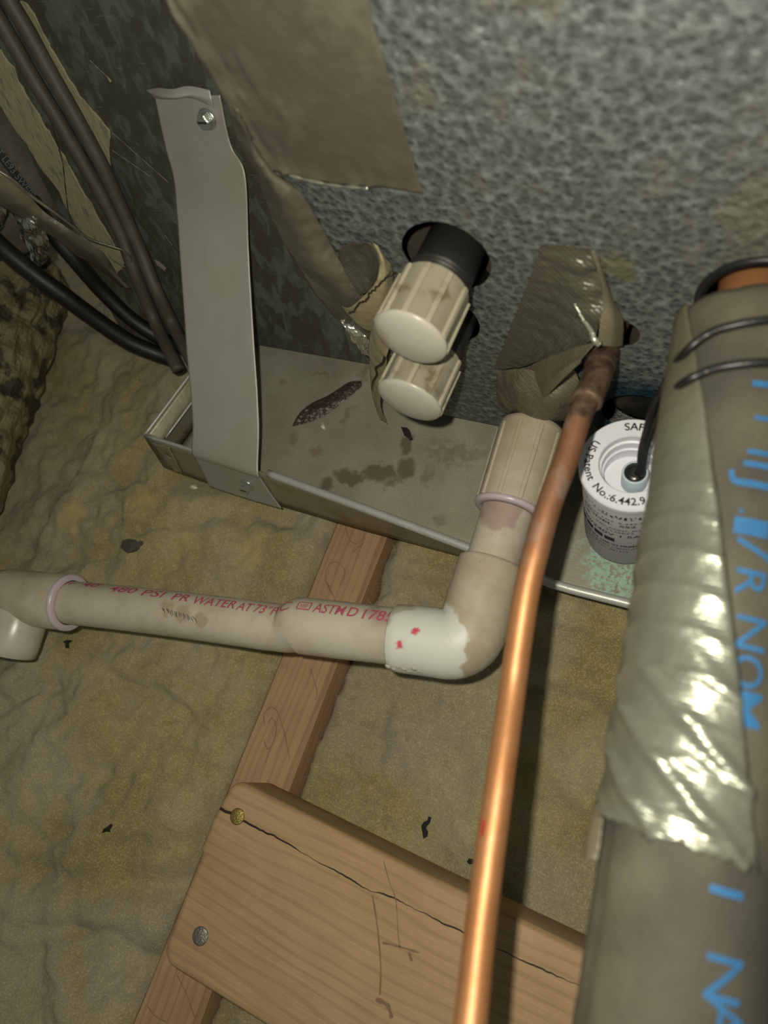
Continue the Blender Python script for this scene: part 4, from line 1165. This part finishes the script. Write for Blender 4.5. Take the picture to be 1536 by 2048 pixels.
# blue printing along the sleeve
def tube_text(s_, px_, h=8.2, ln=None, bold=.02):
    s0, a0 = onTube(px_)
    ln = ln or h * .8
    text_mesh('blue_print', s_, lambda u, v: on_t(s0 - ln / 2 + u, a0 - (v - h / 2) / TR, .75), ln, h, M['blue'], fo, bold, 0, 1.0)
for s_, px_, h, ln in (('I', (1533, 772), 8, 2.0), ('I', (1530, 840), 6, 1.5), ('I', (1520, 908), 7, 1.6), ('I', (1516, 932), 8, 1.8), ('J', (1514, 962), 9, 5), ('.', (1498, 1026), 5, 1.6), ('1', (1502, 1056), 9, 5), ('/', (1508, 1100), 9, 6),
                   ('R', (1500, 1168), 7.6, 7.6), ('N', (1500, 1268), 7.8, 9), ('O', (1494, 1344), 7.8, 8.6), ('M', (1490, 1418), 8, 9), ('I', (1452, 1784), 8, 1.8), ('N', (1446, 1958), 8.6, 9.5), ('A', (1448, 2040), 8.6, 9)):
    tube_text(s_, px_, h, ln)

# ------------------------------------------------------------------ float switch standing in the pan
sw = thing('float_switch', (-20, -41, PZ), 'white round float switch with black lettering standing in the pan', 'switch')
SCn = V(-20.3, -41.0, 0); LZ = 78.0; LR = 22.4
mesh('switch_body', *lathe([(10, PZ + 4.2), (19.6, PZ + 4), (20.6, PZ + 4.8), (20.9, PZ + 8), (21.2, LZ - 4.5), (20.8, LZ - 4)], SCn, (0, 0, 1), 64), M['greyplastic'], sw)
mesh('float_foot', *lathe([(18.6, PZ + .3), (19.2, PZ + 1), (19.2, PZ + 6)], SCn, (0, 0, 1), 48, True), M['ink'], sw)
ri = 13.6
lid = mesh('switch_lid', *lathe([(21.0, LZ - 5), (LR - .5, LZ - 4.6), (LR, LZ - 3.8), (LR, LZ - .8), (LR - .6, LZ), (ri + .4, LZ), (ri, LZ - .5), (ri, LZ - 4.6), (ri - 1.0, LZ - 5), (ri - 1.2, LZ - 9.5), (ri - 2.0, LZ - 10), (ri - 2.0, LZ - 17), (.01, LZ - 17)], SCn, (0, 0, 1), 72), M['whiteplastic'], sw); sharp(lid, 30)
st = mesh('center_stem', *lathe([(5.8, LZ - 17.2), (5.6, LZ - 6.2), (5.0, LZ - 5.7), (4.6, LZ - 6.0)], SCn + V(2, -1, 0), (0, 0, 1), 40), M['stem'], sw)
mesh('stem_plug', *lathe([(4.9, LZ - 6.4), (4.6, LZ - 5.7), (2, LZ - 5.3), (.01, LZ - 5.2)], SCn + V(2, -1, 0), (0, 0, 1), 32), M['epoxy'], st)
def arc_text(s_, a0, a1, h, rc, tops_in, bold=.18):
    # a0 -> a1 in degrees round the lid
    def fn(u, v):
        t = u / L_
        a = math.radians(a0 + (a1 - a0) * t)
        rr = rc - (v - h / 2) if tops_in else rc + (v - h / 2)
        return SCn + V(math.cos(a) * rr, math.sin(a) * rr, LZ + .12)
    L_ = abs(math.radians(a1 - a0)) * rc
    text_mesh('lid_lettering', s_, fn, L_, h, M['ink'], lid, bold, 0, .8)
def lid_ang(px_):
    q = onZ(px_, LZ) - SCn; return math.degrees(math.atan2(q.y, q.x)) % 360
aS0, aS1 = lid_ang((1249, 853)), lid_ang((1279, 853))
per = (aS1 - aS0) / 2.15
arc_text('SAFE-T-SWITCH', aS0, aS0 + per * 13, 3.6, 18.3, False)
arc_text('US Patent', lid_ang((1199, 886)), lid_ang((1190, 957)), 3.4, 18.1, True)
arc_text('No.:6.442.9', lid_ang((1193, 968)), lid_ang((1291, 1001)), 3.4, 18.0, True)
def body_text(s_, z, h, a0, a1, bold=.1):
    rr = 21.15
    L_ = abs(math.radians(a1 - a0)) * rr
    text_mesh('body_lettering', s_, lambda u, v: SCn + V(math.cos(math.radians(a0 + (a1 - a0) * u / L_)) * rr, math.sin(math.radians(a0 + (a1 - a0) * u / L_)) * rr, z + v), L_, h, M['ink'], sw, bold, 0, .8)
for s_, z, h, a0, a1, bo in (('SAFE-T-SWITCH', 63, 3.4, 186, 318, .45), ('PATENT NO. 6,442,9', 57.5, 1.8, 208, 300, .1), ('MODEL  SS2', 53.5, 2.4, 216, 292, .3), ('UL US', 48, 2.6, 200, 228, .2), ('IND. CONT. EQ.', 48.2, 1.9, 240, 300, .15),
                          ('FUSED', 45, 1.8, 256, 290, .1), ('120/240V 1.5A', 39.5, 3.0, 210, 300, .15), ('CAUTION: USE IN PRIMARY', 26, 2.2, 204, 310, .25), ('OR DRAIN CIRCUIT', 22, 1.7, 216, 300, .1), ('LOT NO. 061210', 18, 1.7, 226, 286, .1)):
    body_text(s_, z, h, a0, a1, bo)
for z0_, z1_ in ((32, 36.4),):
    vs = []
    for k in range(25):
        a = math.radians(204 + 66 * k / 24)
        for z in (z0_, z1_): vs.append(SCn + V(math.cos(a) * 21.25, math.sin(a) * 21.25, z))
    mesh('body_lettering', vs, [(2 * k, 2 * k + 1, 2 * k + 3, 2 * k + 2) for k in range(24) if k % 6 != 5], M['ink'], sw)
# its two wires, draped over the insulated line
pl0 = SCn + V(3.2, -1.5, LZ - 6)
def wire(px_mid, px_on):
    pts = [pl0, pl0 + V(.5, .5, 5)] + [dep(p, t) for p, t in px_mid]
    for p in px_on:
        s0, a0 = onTube(p, 1.6); pts.append(on_t(s0, a0, 1.9))
    return spline(pts, 120)
mesh('switch_wire', *tube(wire([((1283, 900), 283), ((1291, 868), 274), ((1306, 815), 262), ((1330, 768), 252)], [(1366, 712), (1420, 668), (1478, 650), (1536, 641), (1590, 640)]), 1.45, 14), M['rubber'], sw)
pl0 = pl0 + V(1.2, -.6, 0)
mesh('switch_wire', *tube(wire([((1290, 902), 283), ((1299, 872), 275), ((1312, 840), 266), ((1328, 812), 256)], [(1364, 770), (1420, 742), (1478, 730), (1536, 726), (1590, 730)]), 1.45, 14), M['rubber'], sw)

# ------------------------------------------------------------------ cables and ducts on the left
def cable(name, pts, r, mt, label, n=90, group=None):
    t = thing(name, pts[-1], label, 'cable', group)
    mesh('cable_jacket', *tube(spline(pts, n), r, 18), M[mt], t)
    return t
cr_ = [(-40, -110), (18, 0), (55, 62), (100, 145), (150, 232), (203, 330), (240, 410), (280, 500), (312, 580)]
cl2 = [(-95, -110), (-25, 0), (25, 85), (68, 160), (112, 232), (160, 315), (203, 390), (242, 470), (268, 540)]
cable('grey_cable', [onPl(p, 9) if p[1] < 480 else onPl(p, 9 + (p[1] - 480) * .1) for p in cr_] + [onZ((344, 645), 33), onZ((374, 704), 31), onZ((388, 730), 29)], 4.4, 'cable', 'grey cable lying against the plenum, next to the metal strap')
cable('grey_cable', [onPl(p, 10) if p[1] < 480 else onPl(p, 10 + (p[1] - 480) * .1) for p in cl2] + [onZ((308, 640), 33), onZ((344, 714), 31), onZ((357, 740), 29)], 4.4, 'cable', 'grey cable over the cracked sealant, alongside another grey cable')
cable('black_cable', [onPl(p, q) for p, q in (((60, 400), 30), ((110, 472), 28), ((150, 520), 26), ((200, 578), 20), ((255, 632), 16), ((300, 664), 12), ((345, 688), 9), ((372, 698), 9))], 5.6, 'blackcable', 'black cable running under the torn tape strip to the pan corner')
cable('black_cable', [onPl(p, q) for p, q in (((-60, 430), 60), ((0, 492), 55), ((60, 542), 50), ((125, 590), 44), ((190, 638), 36), ((255, 682), 28), ((310, 706), 20), ((345, 718), 16))], 6.2, 'blackcable', 'black cable lying over the yellow insulation near the silver duct')

# dark flexible duct joined to the plenum
fd = thing('flexible_duct', (-490, 30, 60), 'dark plastic-jacketed flexible duct with pale print joined to the plenum', 'duct')
UPD = V(0, LEAN, 1).normalized(); rd = 74.0
c0 = P3(-428 - rd, 62) + V(0, 22, 0)
du = V(1, 0, 0); dvv = UPD.cross(du).normalized()
vs, fs = [], []
nr, nk = 60, 120
def jr(a, s_):
    return rd - 3 + 2.8 * ridged(V(math.cos(a) * 3.6, math.sin(a) * 3.6, s_ / 130)) + 1.2 * fbm(V(math.cos(a) * 9, math.sin(a) * 9, s_ / 60)) - 8 * sstep(22, 0, s_)
for i in range(nr):
    s_ = 260 * i / (nr - 1)
    for k in range(nk):
        a = 2 * math.pi * k / nk
        vs.append(c0 + UPD * s_ + (du * math.cos(a) + dvv * math.sin(a)) * jr(a, s_))
for i in range(nr - 1):
    for k in range(nk): fs.append((i * nk + k, i * nk + (k + 1) % nk, (i + 1) * nk + (k + 1) % nk, (i + 1) * nk + k))
fs.append(tuple(range(nk)))
fj = mesh('duct_jacket', vs, fs, M['jacket'], fd)
def jk(px_, lift=.6):                          # point of the jacket under a pixel
    d = ray(px_).normalized(); R_ = rd + lift
    oc = CAM - c0; a_ = d - UPD * d.dot(UPD); b_2 = oc - UPD * oc.dot(UPD)
    A, B, Cc = a_.dot(a_), 2 * a_.dot(b_2), b_2.dot(b_2) - R_ * R_
    D = max(0, B * B - 4 * A * Cc)
    return CAM + d * ((-B - math.sqrt(D)) / (2 * A))
band = []
for k in range(24):
    t = k / 23
    for off in (-9, 9):
        band.append(jk((-6 + 80 * t + off * .8, 300 + 108 * t - off * .6), .4))
mesh('dark_band', band, [(2 * k, 2 * k + 1, 2 * k + 3, 2 * k + 2) for k in range(23)], M['blackcable'], fj)
text_mesh('jacket_lettering', 'T LE93 SWEPT', lambda u, v: jk((-2 + u * .595 + v * .8 - 6, 300 + u * .803 - v * .6 + 4), .9), 122, 13, M['jacketprint'], fj, 0, 0, 6)
# grey tape strip over the duct joint
tq = thing('tape_strip', (-440, 40, 60), 'long brown-grey tape strip with a torn end over the duct joint', 'tape')
ta = [((-30, 330), (-45, 378), 62), ((40, 372), (15, 420), 54), ((85, 420), (70, 452), 46), ((130, 452), (115, 480), 40), ((170, 480), (150, 510), 34), ((205, 505), (186, 528), 28), ((232, 545), (214, 550), 22), ((262, 578), (240, 572), 18)]
rows = [[onPl(a, o_), onPl(((a[0] + b[0]) / 2, (a[1] + b[1]) / 2), o_ + 2.5), onPl(b, o_ - 2)] for a, b, o_ in ta]
o = mesh('tape_sheet', *sheet(rows, 70, 14, lambda u, v, p: .7 * fbm(p * .08) ), M['foiltape'], tq); solid(o, .25)
pts = spline([onPl(p, o_) for p, o_ in (((-30, 326), 63), ((20, 356), 58), ((60, 390), 51), ((105, 422), 45), ((145, 452), 39), ((175, 476), 34), ((215, 490), 27), ((248, 502), 22), ((262, 520), 18), ((252, 534), 18), ((225, 520), 22))], 90)
mesh('clear_film_edge', *tube(pts, lambda t: 1.3 - .9 * t, 8), M['foiltape'], tq)
# crumpled silver film
cf = thing('silver_film', (-455, 20, 60), 'crumpled shiny silver film between the tape strip and the black cable', 'film')
rows = [[onPl((30, 400), 40), onPl((58, 412), 44), onPl((80, 432), 40)],
        [onPl((28, 440), 42), onPl((60, 452), 50), onPl((95, 470), 42)],
        [onPl((40, 480), 42), onPl((68, 490), 48), onPl((98, 500), 40)],
        [onPl((70, 525), 38), onPl((82, 528), 40), onPl((94, 522), 36)]]
o = mesh('film_sheet', *sheet(rows, 26, 20, lambda u, v, p: 5.0 * fbm(p * .06, 4)), M['mylar'], cf, False); solid(o, .15)
rows = [[onPl((-30, 380), 52), onPl((-10, 385), 54), onPl((8, 400), 50)], [onPl((-30, 420), 52), onPl((-8, 425), 55), onPl((9, 432), 50)], [onPl((-20, 470), 48), onPl((-6, 465), 50), onPl((6, 455), 47)]]
o = mesh('film_sheet', *sheet(rows, 16, 14, lambda u, v, p: 4.0 * fbm(p * .07 + V(5, 0, 0), 4)), M['mylar'], cf, False); solid(o, .15)

# old silver duct lying on the insulation
sd = thing('silver_duct', (-520, -60, -25), 'old crinkled silver flexible duct lying on the insulation', 'duct')
E0, E1 = onZ((96, 620), 12), onZ((-6, 915), 12)
dirE = (E1 - E0).normalized(); sideE = V(0, 0, 1).cross(dirE).normalized()
if sideE.x > 0: sideE = -sideE
RD = 40.0
a0_ = E0 + sideE * RD + V(0, 0, 2) - dirE * 52
vs, fs = [], []
nr, nk = 120, 90
for i in range(nr):
    s_ = 420 * i / (nr - 1)
    for k in range(nk):
        a = 2 * math.pi * k / nk
        base = V(math.cos(a), 0, math.sin(a))
        w_ = 1.1 * math.sin(s_ * .33 + 4.5 * fbm(V(math.cos(a) * 1.5, math.sin(a) * 1.5, s_ / 70))) + 4 * fbm(V(math.cos(a) * 3, math.sin(a) * 3, s_ / 45), 4)
        end = 1 - .35 * sstep(16, 0, s_)
        vs.append(a0_ + dirE * s_ + (sideE * math.cos(a) + V(0, 0, 1) * math.sin(a)) * (RD + w_) * end)
for i in range(nr - 1):
    for k in range(nk): fs.append((i * nk + k, i * nk + (k + 1) % nk, (i + 1) * nk + (k + 1) % nk, (i + 1) * nk + k))
fs.append(tuple(range(nk))); fs.append(tuple((nr - 1) * nk + k for k in range(nk)))
mesh('crinkled_jacket', vs, fs, M['ductfoil'], sd, False)

# ------------------------------------------------------------------ small debris
lf = thing('dried_scrap', onZ((655, 805), PZ), 'dark purple-brown shrivelled strip lying in the drain pan', 'debris')
up_ = [(585, 852), (600, 826), (625, 806), (655, 792), (680, 776), (700, 764), (722, 762)]
dn_ = [(585, 852), (612, 846), (640, 836), (668, 818), (690, 800), (708, 786), (724, 772)]
rows = [[onZ(a, PZ + 1.2), onZ(((a[0] + b[0]) / 2, (a[1] + b[1]) / 2), PZ + (3.2 if 0 < k < 6 else 1.5)), onZ(b, PZ + .8)] for k, (a, b) in enumerate(zip(up_, dn_))]
o = mesh('shrivelled_skin', *sheet(rows, 50, 14, lambda u, v, p: 1.1 * fbm(p * .4, 4) * math.sin(math.pi * min(1, max(0, v)))), M['husk'], lf, False); solid(o, .5)
def flake(name, px_, z, pts, mt, label, cat='debris', group=None, th=.9):
    # a small ragged scrap: outline given as pixel offsets round px_
    t = thing(name, onZ(px_, z), label, cat, group)
    c = onZ(px_, z)
    lp = [onZ((px_[0] + a, px_[1] + b), z) for a, b in pts]
    rnd = random.Random(int(px_[0]))
    vs = [q + V(0, 0, rnd.uniform(.2, 1.1)) for q in lp] + [c + V(0, 0, th + 1.0)] + [q - V(0, 0, .8) for q in lp] + [c - V(0, 0, .8)]
    n = len(lp); fs = []
    for k in range(n):
        k2 = (k + 1) % n
        fs += [(k, k2, n), (n + 1 + k, n + 1 + k2, 2 * n + 1), (k, k2, n + 1 + k2, n + 1 + k)]
    mesh('scrap', vs, fs, M[mt], t, False)
def zl(px_, fun):
    z = -30
    for _ in range(6):
        q = onZ(px_, z); z = fun(q.x, q.y)
    return z + .3
P_ = (264, 1092); flake('black_flake', P_, zl(P_, h_left), [(-22, 4), (-18, -10), (-6, -14), (8, -12), (14, -4), (20, -10), (24, -4), (14, 6), (2, 12), (-10, 14)], 'greyflake', 'round dark flake with a stalk on the insulation below the pan corner')
P_ = (853, 1655); flake('black_flake', P_, zl(P_, h_right), [(4, -22), (10, -20), (8, -10), (-2, -6), (-4, 4), (4, 8), (2, 18), (-6, 22), (-8, 8), (-10, -4), (-4, -12), (2, -14)], 'char', 'black hook-shaped flake on the insulation between board and copper pipe')
P_ = (942, 1723); flake('black_flake', P_, zl(P_, h_right), [(-8, 0), (-4, -6), (4, -5), (8, 0), (3, 5), (-4, 5)], 'char', 'tiny round black flake on the insulation beside the board edge and copper pipe')
P_ = (214, 1658); flake('black_flake', P_, zl(P_, h_left), [(-9, 8), (-6, 0), (0, -4), (8, -10), (10, -6), (4, 2), (6, 6), (-2, 5)], 'char', 'thin black flake on the insulation beyond the end of the cracked board')
P_ = (134, 1288); flake('black_flake', P_, zl(P_, h_left), [(-8, -4), (0, -8), (10, -7), (2, -3), (3, 8), (-2, 8), (-3, -1)], 'char', 'small black forked flake on the insulation beside the printed pipe')
P_ = (388, 974); flake('white_crumb', P_, zl(P_, h_left), [(-8, 2), (-4, -6), (4, -5), (8, 2), (2, 7), (-5, 6)], 'whitebit', 'small white crumb on the insulation beside the pan wall', 'debris', None, 2.5)
P_ = (425, 1202); flake('wood_splinter', P_, zl(P_, h_left), [(-30, -9), (-10, -6), (12, -1), (34, 6), (12, 2), (-8, -1)], 'splinter', 'thin orange wood splinter on the insulation beside the printed pipe')
P_ = (812, 868); flake('black_flake', P_, PZ + .9, [(-10, -14), (2, -12), (8, -6), (10, 4), (14, 10), (8, 12), (2, 6), (-4, 2)], 'char', 'ragged black scrap in the pan below the lower pipe cap')
P_ = (646, 853); flake('grey_crumb', P_, PZ + .9, [(-4, 2), (-1, -8), (3, -3), (5, 3), (1, 6)], 'whitebit', 'pinhead grey crumb in the pan beside the shrivelled strip')
